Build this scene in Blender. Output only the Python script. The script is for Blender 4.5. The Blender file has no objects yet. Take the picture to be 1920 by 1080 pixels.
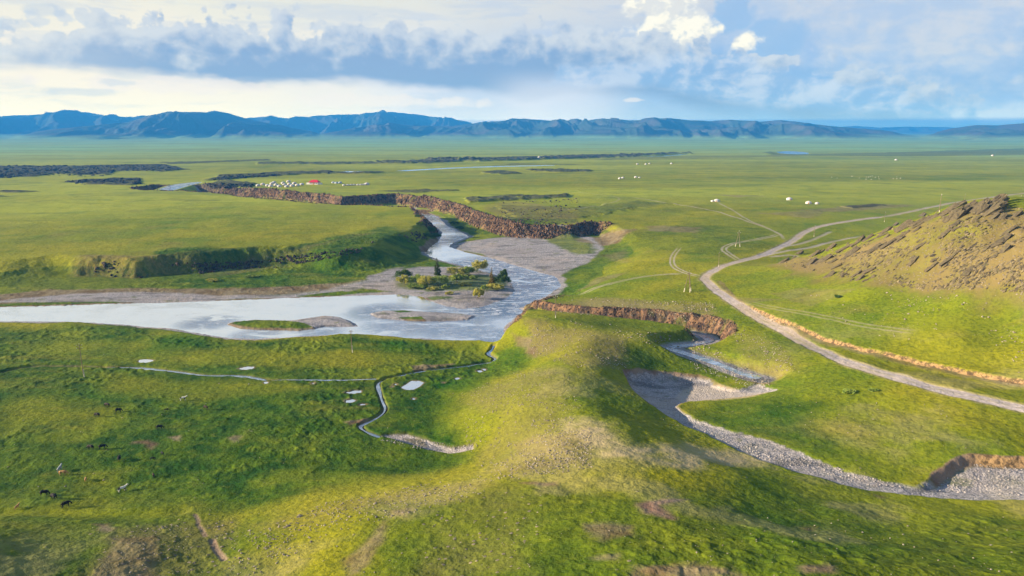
import bpy, math, random
import numpy as np
from mathutils import Vector, Matrix
R = math.radians
rng = np.random.default_rng(7)
random.seed(7)
sc = bpy.context.scene
COL = sc.collection
# ------------------------------------------------------------------ camera, exposure
F, HY, H = 1300.0, 246.0, 90.0           # focal length and horizon row for a 1920 wide picture, height above the river
PITCH = math.atan((540 - HY) / F)
cam = bpy.data.cameras.new('camera'); camo = bpy.data.objects.new('camera', cam); COL.objects.link(camo)
cam.sensor_width = 36; cam.lens = 36 * F / 1920
cam.clip_start = 1; cam.clip_end = 80000
camo.location = (0, 0, H); camo.rotation_euler = (math.pi / 2 - PITCH, 0, 0)
sc.camera = camo
sc.view_settings.view_transform = 'Standard'; sc.view_settings.look = 'None'
sc.view_settings.gamma = 1; sc.view_settings.use_curve_mapping = False
EXPO = 1.42
sc.view_settings.exposure = EXPO
sc.cycles.max_bounces = 4; sc.cycles.diffuse_bounces = 2; sc.cycles.glossy_bounces = 2
sc.cycles.volume_bounces = 0; sc.cycles.transparent_max_bounces = 4
sc.cycles.use_denoising = True; sc.cycles.use_adaptive_sampling = True; sc.cycles.adaptive_threshold = .01; sc.cycles.adaptive_min_samples = 20; sc.cycles.time_limit = 600
SUN_EL, SUN_AZ = 15.0, -95.0             # degrees; azimuth from +Y towards +X (negative = from the left)

# ------------------------------------------------------------------ node helper
class NT:
    def __init__(s, nt): s.nt = nt; nt.nodes.clear()
    def n(s, t, **k):
        nd = s.nt.nodes.new(t)
        for a, b in k.items(): setattr(nd, a, b)
        return nd
    def put(s, sock, v):
        if v is None: return
        if isinstance(v, bpy.types.NodeSocket): s.nt.links.new(v, sock)
        else:
            try: sock.default_value = v
            except Exception:
                sock.default_value = (v, v, v) if not hasattr(v, '__len__') else tuple(v)[:3]
    def m(s, op, a, b=None, c=None, clamp=False):
        nd = s.n('ShaderNodeMath', operation=op, use_clamp=clamp)
        for i, v in enumerate((a, b, c)): s.put(nd.inputs[i], v)
        return nd.outputs[0]
    def add(s, a, b): return s.m('ADD', a, b)
    def sub(s, a, b): return s.m('SUBTRACT', a, b)
    def mul(s, a, b): return s.m('MULTIPLY', a, b)
    def sat(s, a): return s.m('MULTIPLY', a, 1.0, clamp=True)
    def ss(s, v, a, b, lo=0.0, hi=1.0):
        nd = s.n('ShaderNodeMapRange', interpolation_type='SMOOTHSTEP')
        for i, x in enumerate((v, a, b, lo, hi)): s.put(nd.inputs[i], x)
        return nd.outputs[0]
    def mix(s, f, a, b, mode='MIX'):
        nd = s.n('ShaderNodeMix', data_type='RGBA', blend_type=mode)
        s.put(nd.inputs[0], f)
        for i, v in ((6, a), (7, b)):
            if not isinstance(v, bpy.types.NodeSocket): v = tuple(v) + (1,) if len(v) == 3 else v
            s.put(nd.inputs[i], v)
        return nd.outputs[2]
    def vm(s, op, a, b=None):
        nd = s.n('ShaderNodeVectorMath', operation=op); s.put(nd.inputs[0], a)
        if b is not None: s.put(nd.inputs['Scale'] if op == 'SCALE' else nd.inputs[1], b)
        return nd.outputs[0]
    def sep(s, v):
        nd = s.n('ShaderNodeSeparateXYZ'); s.put(nd.inputs[0], v); return nd.outputs
    def comb(s, x, y, z):
        nd = s.n('ShaderNodeCombineXYZ')
        for i, v in enumerate((x, y, z)): s.put(nd.inputs[i], v)
        return nd.outputs[0]
    def noise(s, v, scale, det=2.0, rough=0.5, dist=0.0, col=False):
        nd = s.n('ShaderNodeTexNoise'); s.put(nd.inputs['Vector'], v)
        nd.inputs['Scale'].default_value = scale; nd.inputs['Detail'].default_value = det
        nd.inputs['Roughness'].default_value = rough; nd.inputs['Distortion'].default_value = dist
        return nd.outputs[1 if col else 0]
    def curve(s, v, pts):
        """piecewise curve through (x, y) points, x and y in 0..1"""
        nd = s.n('ShaderNodeFloatCurve'); c = nd.mapping.curves[0]
        pts = sorted(pts)
        c.points[0].location = pts[0]; c.points[1].location = pts[-1]
        for p in pts[1:-1]: c.points.new(*p)
        nd.mapping.update(); s.put(nd.inputs[1], v); return nd.outputs[0]

# ------------------------------------------------------------------ world: sky texture with cloud layers by direction
def srgb(r, g, b):
    f = lambda c: (c / 12.92 if c <= .04045 else ((c + .055) / 1.055) ** 2.4)
    return tuple(f(x / 255) for x in (r, g, b))
KS = 1 / 2 ** EXPO; HZD = 1.05e-4
def sk(r, g, b, k=1.0): return tuple(c * KS * k for c in srgb(r, g, b))
w = bpy.data.worlds.new('World'); sc.world = w; w.use_nodes = True
T = NT(w.node_tree)
sky = T.n('ShaderNodeTexSky', sky_type='NISHITA', sun_disc=False, sun_elevation=R(SUN_EL), sun_rotation=R(SUN_AZ))
sky.altitude = 1500; sky.air_density = 1.0; sky.dust_density = 1.0
gen = T.n('ShaderNodeTexCoord').outputs['Generated']
dx, dy, dz = T.sep(T.vm('NORMALIZE', gen))
az = T.m('ARCTAN2', dx, dy)                       # radians, 0 = straight ahead
el = T.m('ARCSINE', dz)
# px-like coordinates: U 0..1 over azimuth -45..45 deg, V 0..1 over elevation 0..16 deg
U = T.add(T.mul(az, 1 / R(90)), .5)
V = T.mul(el, 1 / R(16))
P = T.comb(T.mul(az, 10.0), T.mul(el, 10.0), 0.0)
def sxy(px, py):   # pixel -> (U,V)
    u, v = (px - 960) / F, (540 - py) / F
    cp, sp = math.cos(PITCH), math.sin(PITCH)
    d = Vector((u, cp + v * sp, -sp + v * cp)).normalized()
    return math.atan2(d.x, d.y) / R(90) + .5, math.asin(d.z) / R(16)
def xcurve(pts):   # height-of-line curve from pixels
    q = [sxy(*p) for p in pts]
    q = [(0.0, q[0][1])] + q + [(1.0, q[-1][1])]
    return T.curve(U, [(min(max(a, 0), 1), min(max(b, 0), 1)) for a, b in q])
Ps = T.comb(T.mul(az, 10.0), T.mul(el, 22.0), 3.0)
warp = T.noise(Ps, .8, 3, .55, col=True)
Pw = T.vm('ADD', Ps, T.vm('SCALE', T.vm('SUBTRACT', warp, (.5, .5, .5)), .8))
soft = T.noise(Pw, .55, 4, .55)                    # large soft streaks
mid = T.noise(Pw, 1.6, 5, .6)
def line(pts, amp, fld, a, b):   # smooth step above (a<b) a wandering line given by pixels
    return T.ss(T.add(T.sub(V, xcurve(pts)), T.mul(T.sub(fld, .5), amp)), a, b)
left = T.ss(T.add(U, T.mul(T.sub(soft, .5), .3)), sxy(200, 200)[0], sxy(1450, 200)[0], 1.0, 0.0)
low = T.mix(T.ss(left, -.1, .65), sk(140, 180, 228), T.mix(T.ss(left, .45, 1.1), sk(216, 222, 240), sk(250, 240, 228)))
top = T.mix(left, sk(206, 212, 226), sk(234, 233, 224))
base = T.mix(T.ss(T.add(V, T.mul(T.sub(soft, .5), .25)), .30, .6), low, top)
# thin streaks between
st = T.mul(T.ss(T.noise(T.vm('ADD', T.comb(T.mul(az, 6.0), T.mul(el, 44.0), 9.0), T.vm('SCALE', warp, .9)), 1.0, 5, .6), .47, .62), T.ss(V, .04, .14))
base = T.mix(T.mul(st, .4), base, T.mix(left, sk(160, 192, 238), sk(196, 208, 230)))
vor = T.n('ShaderNodeTexVoronoi', feature='SMOOTH_F1'); T.put(vor.inputs['Vector'], T.vm('ADD', P, T.vm('SCALE', T.noise(P, 2.6, 4, .6, col=True), .45)))
vor.inputs['Scale'].default_value = 4.2; vor.inputs['Smoothness'].default_value = .4
puff = T.sub(1.0, vor.outputs[0])
Pq = T.vm('ADD', T.comb(T.mul(az, 10.0), T.mul(el, 14.0), 2.0), T.vm('SCALE', warp, .35))
pn = T.noise(Pq, 2.4, 6, .55, .1)
pn2 = T.noise(T.vm('ADD', Pq, (-.09, .09, 0)), 2.4, 6, .55, .1)
relief = T.sub(pn, pn2)
def blob(px, py, rx, ry, k=1.0):
    u0, v0 = sxy(px, py); u1 = sxy(px + rx, py)[0] - u0; v1 = v0 - sxy(px, py + ry)[1]
    a = T.mul(T.sub(U, u0), 1 / u1); b = T.mul(T.sub(V, v0), 1 / v1)
    return T.mul(T.sub(1.0, T.m('SQRT', T.add(T.mul(a, a), T.mul(b, b)))), k)
fuzz = T.add(T.mul(T.sub(pn, .5), 1.7), T.mul(T.sub(puff, .65), .7))
# lavender-grey mass at upper right
rmass = T.ss(T.add(T.m('MAXIMUM', blob(1740, 50, 480, 150), blob(1420, 50, 120, 80)), T.mul(fuzz, .75)), -.25, .6)
base = T.mix(T.mul(rmass, .85), base, T.mix(T.ss(T.add(T.add(mid, soft), T.mul(relief, .9)), .75, 1.2), sk(178, 200, 232), sk(208, 214, 228)))
bl = T.ss(T.add(T.m('MAXIMUM', blob(1370, 30, 60, 50), blob(1450, 75, 90, 50)), T.mul(fuzz, .6)), .05, .35)
base = T.mix(T.mul(bl, .8), base, sk(150, 188, 232))
cu = T.m('MAXIMUM', T.m('MAXIMUM', blob(1270, 50, 105, 62), blob(1240, 10, 90, 60)), blob(1398, 78, 40, 26))
cum = T.ss(T.add(cu, T.mul(fuzz, .8)), .0, .34)
base = T.mix(cum, base, T.mix(T.ss(relief, -.05, .07), sk(224, 226, 230), sk(253, 249, 238)))
# main band: puffy top, nearly flat base sloping to the right
topp = [(0, 50), (60, 60), (130, 40), (190, 18), (260, 44), (330, 52), (400, 46), (480, 38), (560, 48), (640, 60), (720, 52), (800, 62), (880, 64), (960, 52), (1040, 50), (1120, 60), (1200, 74), (1300, 84), (1380, 96), (1480, 120), (1600, 140), (1700, 150), (1800, 175), (1920, 190)]
botp = [(0, 118), (120, 124), (240, 132), (330, 148), (440, 158), (560, 156), (650, 150), (760, 160), (880, 166), (960, 172), (1080, 172), (1200, 176), (1350, 198), (1500, 214), (1650, 218), (1920, 222)]
tl, bo = xcurve(topp), xcurve(botp)
dtop = T.sub(T.add(T.add(tl, .035), T.add(T.mul(T.sub(pn, .5), .34), T.mul(T.sub(puff, .62), .16))), V)
dbot = T.sub(V, T.add(bo, T.mul(T.sub(soft, .5), .22)))
rf_ = T.ss(U, sxy(1350, 0)[0], sxy(1750, 0)[0], 1.0, .55)
lf_ = T.ss(U, sxy(0, 0)[0], sxy(350, 0)[0], .7, 1.0)
band = T.mul(T.mul(T.ss(dtop, -.008, .028), T.ss(dbot, -.03, .03)), T.mul(rf_, lf_))
sh = T.add(T.mul(T.ss(dtop, 0, .26), .75), T.mul(T.ss(dbot, .22, .0), .35))
sh = T.add(T.add(sh, T.mul(T.sub(soft, .5), -1.1)), T.mul(relief, -2.0))
sh = T.sub(sh, T.mul(T.ss(U, sxy(500, 0)[0], sxy(0, 0)[0]), .25))
bcol = T.mix(T.ss(sh, -.25, .8), sk(208, 216, 230), sk(134, 168, 214))
base = T.mix(T.mul(band, .96), base, bcol)
# second, lower sheet under the band on the right half
t2 = line([(0, 60), (900, 150), (1000, 158), (1080, 120), (1200, 110), (1300, 100), (1450, 120), (1600, 150), (1920, 200)], .22, pn, .03, -.03)
b2 = line([(0, 100), (560, 150), (800, 158), (960, 168), (1080, 172), (1200, 164), (1320, 190), (1920, 230)], .12, soft, -.02, .04)
s2 = T.mul(T.mul(t2, b2), T.ss(U, sxy(940, 0)[0], sxy(1060, 0)[0]))
base = T.mix(T.mul(s2, .75), base, T.mix(T.ss(T.add(T.add(mid, soft), T.mul(relief, 1.6)), .75, 1.25), sk(142, 182, 230), sk(196, 212, 238)))
# glints of light through the gap, small low clouds, rain shaft
gl_ = T.ss(T.add(T.m('MAXIMUM', blob(1190, 188, 40, 6, .7), T.m('MAXIMUM', blob(700, 190, 260, 18), blob(330, 160, 300, 22))), T.mul(fuzz, .8)), .1, .45)
base = T.mix(T.mul(gl_, .6), base, sk(240, 232, 234))
lc_ = T.ss(T.add(T.m('MAXIMUM', T.m('MAXIMUM', blob(140, 172, 110, 13), blob(230, 155, 60, 12)), T.m('MAXIMUM', blob(20, 46, 60, 14), blob(85, 18, 50, 16))), T.mul(fuzz, .8)), .05, .5)
base = T.mix(T.mul(lc_, .4), base, sk(178, 198, 228))
shaft = T.mul(T.ss(T.add(U, T.mul(T.sub(mid, .5), .015)), sxy(880, 0)[0], sxy(1000, 0)[0]), T.ss(U, sxy(1240, 0)[0], sxy(1060, 0)[0]))
base = T.mix(T.mul(T.mul(shaft, T.ss(V, .32, .18)), .6), base, sk(224, 226, 242))
# blend into the clear sky texture higher up and below the horizon
skyc = T.mix(1.0, sky.outputs[0], (.11, .11, .11), 'MULTIPLY')
# the luminous air behind the haze is brighter than what reaches the eye: undo that loss towards the horizon
pth = T.m('MINIMUM', T.m('DIVIDE', 400.0, T.m('MAXIMUM', dz, .005)), 24000.0)
fz = T.m('POWER', 2.718, T.mul(pth, HZD * .92)); fzc = T.comb(fz, fz, fz)
ins = T.vm('SCALE', T.comb(.009, .085, .27), T.sub(fz, 1.0))
base = T.vm('MAXIMUM', T.vm('SUBTRACT', T.vm('MULTIPLY', base, fzc), ins), (.03, .03, .03))
high = T.ss(el, R(14), R(40))
ovc = T.mix(T.ss(T.noise(P, .35, 4, .6), .4, .65), skyc, sk(150, 165, 190, .45))
fin = T.mix(high, base, ovc)
bg = T.n('ShaderNodeBackground'); T.put(bg.inputs[0], fin); bg.inputs[1].default_value = 1.0
wo = T.n('ShaderNodeOutputWorld'); T.nt.links.new(bg.outputs[0], wo.inputs[0])

sd = bpy.data.lights.new('sun', 'SUN'); sd.energy = 5.0; sd.angle = R(.6); sd.color = (1.0, .80, .55)
so = bpy.data.objects.new('sun', sd); COL.objects.link(so)
sv = Vector((math.sin(R(SUN_AZ)) * math.cos(R(SUN_EL)), math.cos(R(SUN_AZ)) * math.cos(R(SUN_EL)), math.sin(R(SUN_EL))))
so.rotation_euler = sv.to_track_quat('Z', 'Y').to_euler()

# ------------------------------------------------------------------ picture -> world
cp, sp = math.cos(PITCH), math.sin(PITCH)
def ray(px, py):
    u = (np.asarray(px, float) - 960) / F; v = (540 - np.asarray(py, float)) / F
    return u, cp + v * sp, -sp + v * cp
def at(px, py, z):
    a, b, c = ray(px, py); t = (z - H) / c
    return np.stack([a * t, b * t], -1)
# value noise
def vnoise(x, y, seed=0):
    xi = np.floor(x); yi = np.floor(y); fx = (x - xi).astype(np.float32); fy = (y - yi).astype(np.float32)
    xi = xi.astype(np.int64); yi = yi.astype(np.int64)
    fx = fx * fx * (3 - 2 * fx); fy = fy * fy * (3 - 2 * fy)
    def h(a, b):
        n = (a * 374761393 + b * 668265263 + seed * 1442695041) & 0xffffffff
        n = ((n ^ (n >> 13)) * 1274126177) & 0xffffffff
        return ((n ^ (n >> 16)) & 0xffff).astype(np.float32) / 65535
    a, b, c, d = h(xi, yi), h(xi + 1, yi), h(xi, yi + 1), h(xi + 1, yi + 1)
    return (a + (b - a) * fx) * (1 - fy) + (c + (d - c) * fx) * fy - .5
def fbm(x, y, s, o=4, seed=0, g=.5):
    r = 0; a = 1.0; t = 0
    for i in range(o):
        r = r + a * vnoise(x / s + 17.3 * i, y / s - 9.1 * i, seed + i); t += a; a *= g; s *= .47
    return r / t * 2
def ridged(x, y, s, o=4, seed=0):
    r = 0; a = 1.0; t = 0
    for i in range(o):
        n = 1 - np.abs(vnoise(x / s + 5.3 * i, y / s + 3.1 * i, seed + i)) * 4
        r = r + a * n; t += a; a *= .5; s *= .5
    return r / t
def sst(v, a, b):
    t = np.clip((v - a) / (b - a), 0, 1); return t * t * (3 - 2 * t)

# base surface: thin plate spline in log-polar space through (px, py, z) observations
CP = '''-300 620 1.2|0 615 1.2|200 640 1.6|400 655 1.8|600 665 1.8|800 655 1.5|900 655 1.4|0 700 2|150 760 2.5|400 760 2.5|650 760 2|850 720 2|-300 800 3
100 850 3|350 850 3|600 850 3|780 850 2.6|0 935 4.5|250 935 5|480 900 4.5|700 885 5|880 850 5
0 1000 12|0 1075 17.5|150 1010 11|130 1070 15|300 1040 12|330 985 8|380 1060 12|430 1000 9|520 1060 13.5|-300 1050 21
520 985 10|620 960 11.5|720 945 13|850 925 15|700 1020 16|800 990 17|900 1060 22|960 900 16.5|1000 950 20|1200 925 21|1200 1000 24|1000 1070 25
1400 930 18|1400 1060 28|1600 1000 21.5|1700 1060 28|1900 1000 20.5|1900 1070 28|2200 1050 30
1100 830 18|1180 850 19|1000 850 14.5|940 850 9|890 790 6|870 750 3.5|1000 790 13|1060 760 16|1150 780 16|1100 720 14.5|1050 700 13.5|1130 680 13|1100 640 11.5|1050 620 11|1000 610 11|975 640 6|985 690 6|930 700 2.5|1080 650 12|1200 635 10|1300 632 8|1150 615 9.5
1200 680 9|1300 690 6.8|1240 790 10.6|1190 760 13.0|1350 850 12.3|1500 900 13.6|1700 945 15.3|1280 830 14|1180 712 8.5|1250 740 8|1300 775 9|1400 725 6.6
1450 850 11.5|1600 895 12.5|1720 910 13|1850 900 13.5|2100 910 15
1400 800 10|1500 790 11|1600 840 12.5|1750 850 14.5|1850 830 16|1850 780 16|1700 770 14.5|1500 730 11.5|1400 670 9|1450 650 11.5|1350 650 7.4
1920 765 17|1800 738 16|1700 712 15.5|1600 680 15|1500 630 13.5|1400 580 12.5|1330 525 12|1380 490 12|1450 470 12|1530 425 12.5|1700 398 13|1900 370 13|2200 780 20
1100 565 6.5|1000 575 6.5|1200 580 8.5|1300 590 9.5|1200 550 9|1250 520 10|1150 520 6|1100 490 4|1150 455 8|1250 450 10|1300 480 11|1200 420 12|1100 420 12.5|1080 525 4|1200 490 8|1350 450 12
1000 410 13|900 385 13|800 360 13|700 350 13|600 350 13|500 345 13|400 340 13|850 345 13|950 400 13|1000 350 13|1100 380 13|1300 380 13|1500 380 13|1400 420 13|1600 350 13|1900 340 13|1200 330 13|1900 310 13|1500 310 13|1000 310 13|600 310 13|200 310 13|-200 310 13|-200 345 13|200 345 13|300 345 13|0 330 14
300 362 13|450 375 13|600 388 13|740 392 13|600 420 13.5|400 420 14|200 420 14|0 420 14|-300 430 14|0 465 13|200 475 13|350 482 13|450 478 12.5|550 472 12.5|650 455 12.5|740 432 13|790 422 12.5|750 405 13|120 480 13|60 480 12|-200 500 12
1600 640 16.5|1750 665 17.5|1920 690 19|1500 600 16|1420 560 14|1450 530 15.5|1520 560 18|1650 600 20|1800 630 22|1920 640 23|2200 690 28
1460 493 17|1550 520 22|1620 550 24|1700 560 25|1800 570 28|1920 570 31|1650 500 31|1750 500 36|1850 500 40|1950 510 42|2200 560 42|1700 455 41|1800 430 50|1900 440 50|1550 480 25|1600 470 31'''
CREST = '''1500 478 22|1560 462 28.5|1620 445 34|1680 425 41|1730 410 46.5|1790 386 53|1845 374 57.5|1885 388 53|1930 394 51|2000 400 52|2200 440 48'''
pts = []
for s in CP.replace('\n', '|').split('|'):
    a, b, c = map(float, s.split()); p = at(a, b, c); pts.append((p[0], p[1], c))
crest = []
for s in CREST.split('|'):
    a, b, c = map(float, s.split()); p = at(a, b, c); crest.append((p[0], p[1], c)); pts.append((p[0], p[1], c))
    q = c - 13
    k = 1 + q * .0016; pts.append((p[0] * k, p[1] * k, c - q * .35))
    k = 1 + q * .0042; pts.append((p[0] * k, p[1] * k, c - q * .8))
    k = 1 + q * .0068; pts.append((p[0] * k, p[1] * k, 13))
for a in np.linspace(-1.15, 1.15, 9):
    for r_, z_ in ((1500, 13), (2300, 12.5), (4000, 12), (70, 27)): pts.append((r_ * math.sin(a), r_ * math.cos(a), z_))
for r_ in (130, 200, 350, 700):
    pts.append((-r_ * math.sin(1.1), r_ * math.cos(1.1), {130: 14, 200: 5, 350: 3, 700: 13}[r_]))
    pts.append((r_ * math.sin(1.1), r_ * math.cos(1.1), {130: 28, 200: 26, 350: 50, 700: 13}[r_]))
pts = np.array(pts)
def lp(x, y):
    r = np.hypot(x, y); return np.clip(np.arctan2(x, y), -1.15, 1.15), np.log(np.clip(r, 70, 6000))
pu, pv = lp(pts[:, 0], pts[:, 1])
def kern(d2): return .5 * d2 * np.log(d2 + 1e-9)
n = len(pts)
A = np.zeros((n + 3, n + 3)); A[:n, :n] = kern((pu[:, None] - pu) ** 2 + (pv[:, None] - pv) ** 2) + np.eye(n) * 2e-4
A[:n, n] = A[n, :n] = 1; A[:n, n + 1] = A[n + 1, :n] = pu; A[:n, n + 2] = A[n + 2, :n] = pv
wts = np.linalg.solve(A, np.concatenate([pts[:, 2], np.zeros(3)]))
def tps(x, y):
    sh_ = np.shape(x); u, v = lp(np.ravel(x), np.ravel(y)); o = np.empty(u.shape, np.float32)
    pu4, pv4, w4 = pu.astype(np.float32), pv.astype(np.float32), wts[:n].astype(np.float32)
    for i in range(0, len(u), 60000):
        a = u[i:i + 60000, None].astype(np.float32) - pu4; b = v[i:i + 60000, None].astype(np.float32) - pv4
        d = a * a + b * b
        o[i:i + 60000] = (.5 * d * np.log(d + 1e-9)) @ w4 + wts[n] + wts[n + 1] * u[i:i + 60000] + wts[n + 2] * v[i:i + 60000]
    return o.reshape(sh_)
def hit0(P_, hf=tps, lo=78, hi=9000):
    """pixels -> points on a height function by marching the view ray"""
    P_ = np.atleast_2d(np.array(P_, float)); a, b, c = ray(P_[:, 0], P_[:, 1])
    q = np.hypot(a, b); ts = np.geomspace(lo, hi, 700)[None] / q[:, None]
    X, Y, Z = a[:, None] * ts, b[:, None] * ts, H + c[:, None] * ts
    below = Z < hf(X, Y); i = np.argmax(below, 1); i = np.clip(i, 1, 699); j = np.arange(len(i))
    t0, t1 = ts[j, i - 1], ts[j, i]
    for _ in range(12):
        tm = (t0 + t1) / 2; bl = (H + c * tm) < hf(a * tm, b * tm)
        t1 = np.where(bl, tm, t1); t0 = np.where(bl, t0, tm)
    return np.stack([a * t1, b * t1, H + c * t1], -1)
def PX(s): return np.array([[float(v) for v in q.split(',')] for q in s.split()])
def surf(s): return hit0(PX(s)[:, :2])[:, :2]

# ------------------------------------------------------------------ terrain grid
azin = np.linspace(R(-43), R(43), 1180)
azs = np.concatenate([np.linspace(-math.pi, R(-44.5), 40), azin, np.linspace(R(44.5), math.pi, 40)])
rs = list(np.linspace(4, 74, 10)); r_ = 76.0
while r_ < 2100: rs.append(r_); r_ += .14 + .0017 * r_
while r_ < 7000: rs.append(r_); r_ += .008 * r_
while r_ < 16000: rs.append(r_); r_ += 32
while r_ < 25000: rs.append(r_); r_ += 90
rs = np.array(rs); NA, NR = len(azs), len(rs)
print('grid', NA, NR, NA * NR)
AZ, RR = np.meshgrid(azs, rs)
X = (RR * np.sin(AZ)).ravel(); Y = (RR * np.cos(AZ)).ravel(); RRf = RR.ravel(); AZf = AZ.ravel()
near = np.where(RRf < 2200)[0]
Z = np.full(X.shape, 12.0, np.float32)
Z[near] = tps(X[near], Y[near])
t = sst(RRf, 1300, 2100); Z = Z * (1 - t) + 12.5 * t
t = sst(np.abs(AZf), 1.2, 1.8); Z = Z * (1 - t) + 14 * t
M = {k: np.zeros(X.shape, np.float32) for k in ('gravel', 'track', 'rock', 'lush', 'soil', 'speck', 'lava', 'pale', 'orange', 'olive')}

def cand(P_, mg):
    lo = P_.min(0) - mg; hi = P_.max(0) + mg
    return np.where((X > lo[0]) & (X < hi[0]) & (Y > lo[1]) & (Y < hi[1]))[0]
def seg(P_, ix, closed=False):
    """distance to a polyline, the parameter along it"""
    x, y = X[ix], Y[ix]; best = np.full(len(ix), 1e9, np.float32); par = np.zeros(len(ix), np.float32)
    n_ = len(P_) if closed else len(P_) - 1
    for i in range(n_):
        a, b = P_[i], P_[(i + 1) % len(P_)]; d = b - a; L = d @ d + 1e-9
        t_ = np.clip(((x - a[0]) * d[0] + (y - a[1]) * d[1]) / L, 0, 1)
        q = np.hypot(x - a[0] - t_ * d[0], y - a[1] - t_ * d[1]); m_ = q < best
        best[m_] = q[m_]; par[m_] = i + t_[m_]
    return best, par
def inside(P_, x, y):
    c = np.zeros(len(x), bool)
    for i in range(len(P_)):
        a, b = P_[i - 1], P_[i]
        if a[1] == b[1]: continue
        m_ = ((a[1] > y) != (b[1] > y)) & (x < (b[0] - a[0]) * (y - a[1]) / (b[1] - a[1]) + a[0]); c ^= m_
    return c
def poly(P_, mg):
    """signed distance, positive inside"""
    ix = cand(P_, mg); d, _ = seg(P_, ix, True); s_ = inside(P_, X[ix], Y[ix])
    return ix, np.where(s_, d, -d)
def smooth(P_, k=2):
    for _ in range(k):
        Q = [P_[0]]
        for a, b in zip(P_[:-1], P_[1:]): Q += [a * .75 + b * .25, a * .25 + b * .75]
        Q.append(P_[-1]); P_ = np.array(Q)
    return P_
def wig(ix, s, amp, seed=3): return fbm(X[ix], Y[ix], s, 4, seed) * amp

# gentle relief everywhere
Z += fbm(X, Y, 140, 3, 11) * .9 * sst(RRf, 60, 300) * (1 - sst(RRf, 4000, 7000))
Z[near] += fbm(X[near], Y[near], 24, 4, 21) * .6
fgm = sst(Z[near], 8, 16) * (1 - sst(RRf[near], 230, 330)); Z[near] += fgm * (fbm(X[near], Y[near], 42, 3, 23) * 1.9 + fbm(X[near], Y[near], 9, 3, 24) * .35)
M_fg = fgm * sst(fbm(X[near], Y[near], 22, 4, 25), .08, .35)

# ---- river floor with its banks
top = lambda s, dy: at(*PX(s).T, 13.0) + np.array([0, dy])
Fl = np.concatenate([
    at(*PX('-420,575 -300,562 -100,548 0,541 60,534 130,523 250,525 370,517 450,508 530,505 620,514 700,510 760,499 800,478 828,452 824,436 800,420 775,403').T, 1.0),
    top('762,389 700,386 640,385 560,379 480,372 400,362 340,359 270,357', 12),
    top('262,352 300,346 375,345 420,351 480,354 540,358 600,363 640,369 690,366 740,364 800,370 850,381 872,392 900,404 950,417 1000,421 1080,424', -9),
    at(*PX('1112,445 1128,462 1120,480 1085,498 1062,512 1058,535 1025,560 985,575 972,588 950,612 942,636 930,650 905,644 850,641 800,638 700,631 640,630 560,634 480,639 430,637 370,627 330,620 230,612 150,606 0,605 -300,603 -420,604').T, .8)])
WID = [(250, 500, 15), (160, 500, 15), (60, 510, 45), (-100, 520, 50), (350, 500, 17), (450, 495, 18), (600, 490, 26), (700, 480, 34), (740, 460, 38), (790, 440, 26), (805, 420, 12), (765, 395, 7), (600, 383, 7), (400, 362, 8),
       (400, 350, 7), (600, 362, 7), (740, 366, 8), (850, 385, 8), (900, 405, 8), (1000, 424, 8), (1080, 428, 10), (1112, 440, 28), (1140, 465, 55), (1120, 495, 45), (1075, 530, 30), (1010, 570, 12), (968, 590, 8), (950, 620, 7), (900, 645, 3), (700, 632, 3), (430, 637, 3), (0, 605, 3)]
WP = np.array([list(at(a, b, 8.0 if b < 560 else 1.0)) + [c] for a, b, c in WID])
ix, sd_ = poly(Fl, 130)
iw = 1 / (((X[ix][:, None] - WP[:, 0]) ** 2 + (Y[ix][:, None] - WP[:, 1]) ** 2) ** 1.5 + 50)
wd = (iw @ WP[:, 2]) / iw.sum(1)
sdw = sd_ + wig(ix, 14, 1.0) * np.clip(wd * .25, .6, 4) + wig(ix, 34, 3.5, 9) * (wd > 5.5)
Wt = at(*PX('772,390 800,398 822,406 836,422 862,434 880,444 852,454 840,463 872,473 920,484 970,499 1010,510 1044,521 1050,538 1022,556 985,572 968,590 946,614 938,640 925,646 905,641 850,638 800,635 700,628 640,627 560,631 480,636 430,634 370,624 330,617 230,609 150,603 0,602 -300,600 -420,601 -420,590 -300,578 0,576 100,573 230,569 300,568 360,566 480,561 600,557 690,554 750,552 790,556 812,566 835,575 870,580 905,576 945,562 968,546 962,532 940,517 900,507 860,497 822,487 792,473 786,466 800,460 826,447 830,437 822,428 800,417 782,402').T, 0.0)
CH = np.concatenate([at(*PX('785,396').T, 0.0), top('740,375 640,377 560,371 480,364 420,357', 0), at(*PX('372,350 340,353 312,352 270,349').T, 0.0)])
ixw, sw = poly(Wt, 400)
full = np.full(X.shape, -400.0, np.float32); full[ixw] = sw
ic = cand(CH, 60); dc, _ = seg(smooth(CH), ic); full[ic] = np.maximum(full[ic], 16 - dc)
isl = np.full(X.shape, -400.0, np.float32)
for s in ('422,608 440,603 480,600 545,601 575,597 610,592 640,595 664,607 668,612 640,613 610,613 592,617 560,620 500,619 450,617',
          '690,588 720,583 760,582 800,585 860,588 895,592 880,600 830,603 780,603 740,600 705,596'):
    q = at(*PX(s).T, 0.0); ii, si = poly(q, 60); isl[ii] = np.maximum(isl[ii], si)
full = np.where(isl > -30, np.minimum(full, -isl * .8), full)
wv = full[ix] + wig(ix, 9, 1.0, 5) * 1.1
flo = np.where(wv > 0, -.12 - np.clip(wv * .25, 0, 1.4), np.clip(-wv * .10, 0, .6) + np.clip((-wv - 8) * .03, 0, 3.4))
flo = flo + fbm(X[ix], Y[ix], 6, 3, 8) * .12 + np.where(isl[ix] > 1, .35, 0)
k = sst(-sdw, 0, 1)
tr = np.clip(-sdw / wd, 0, 1); kk = np.where(wd < 15, tr ** .8, tr * tr * (3 - 2 * tr))
Z[ix] = flo * (1 - kk) + np.maximum(Z[ix], flo) * kk
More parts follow.
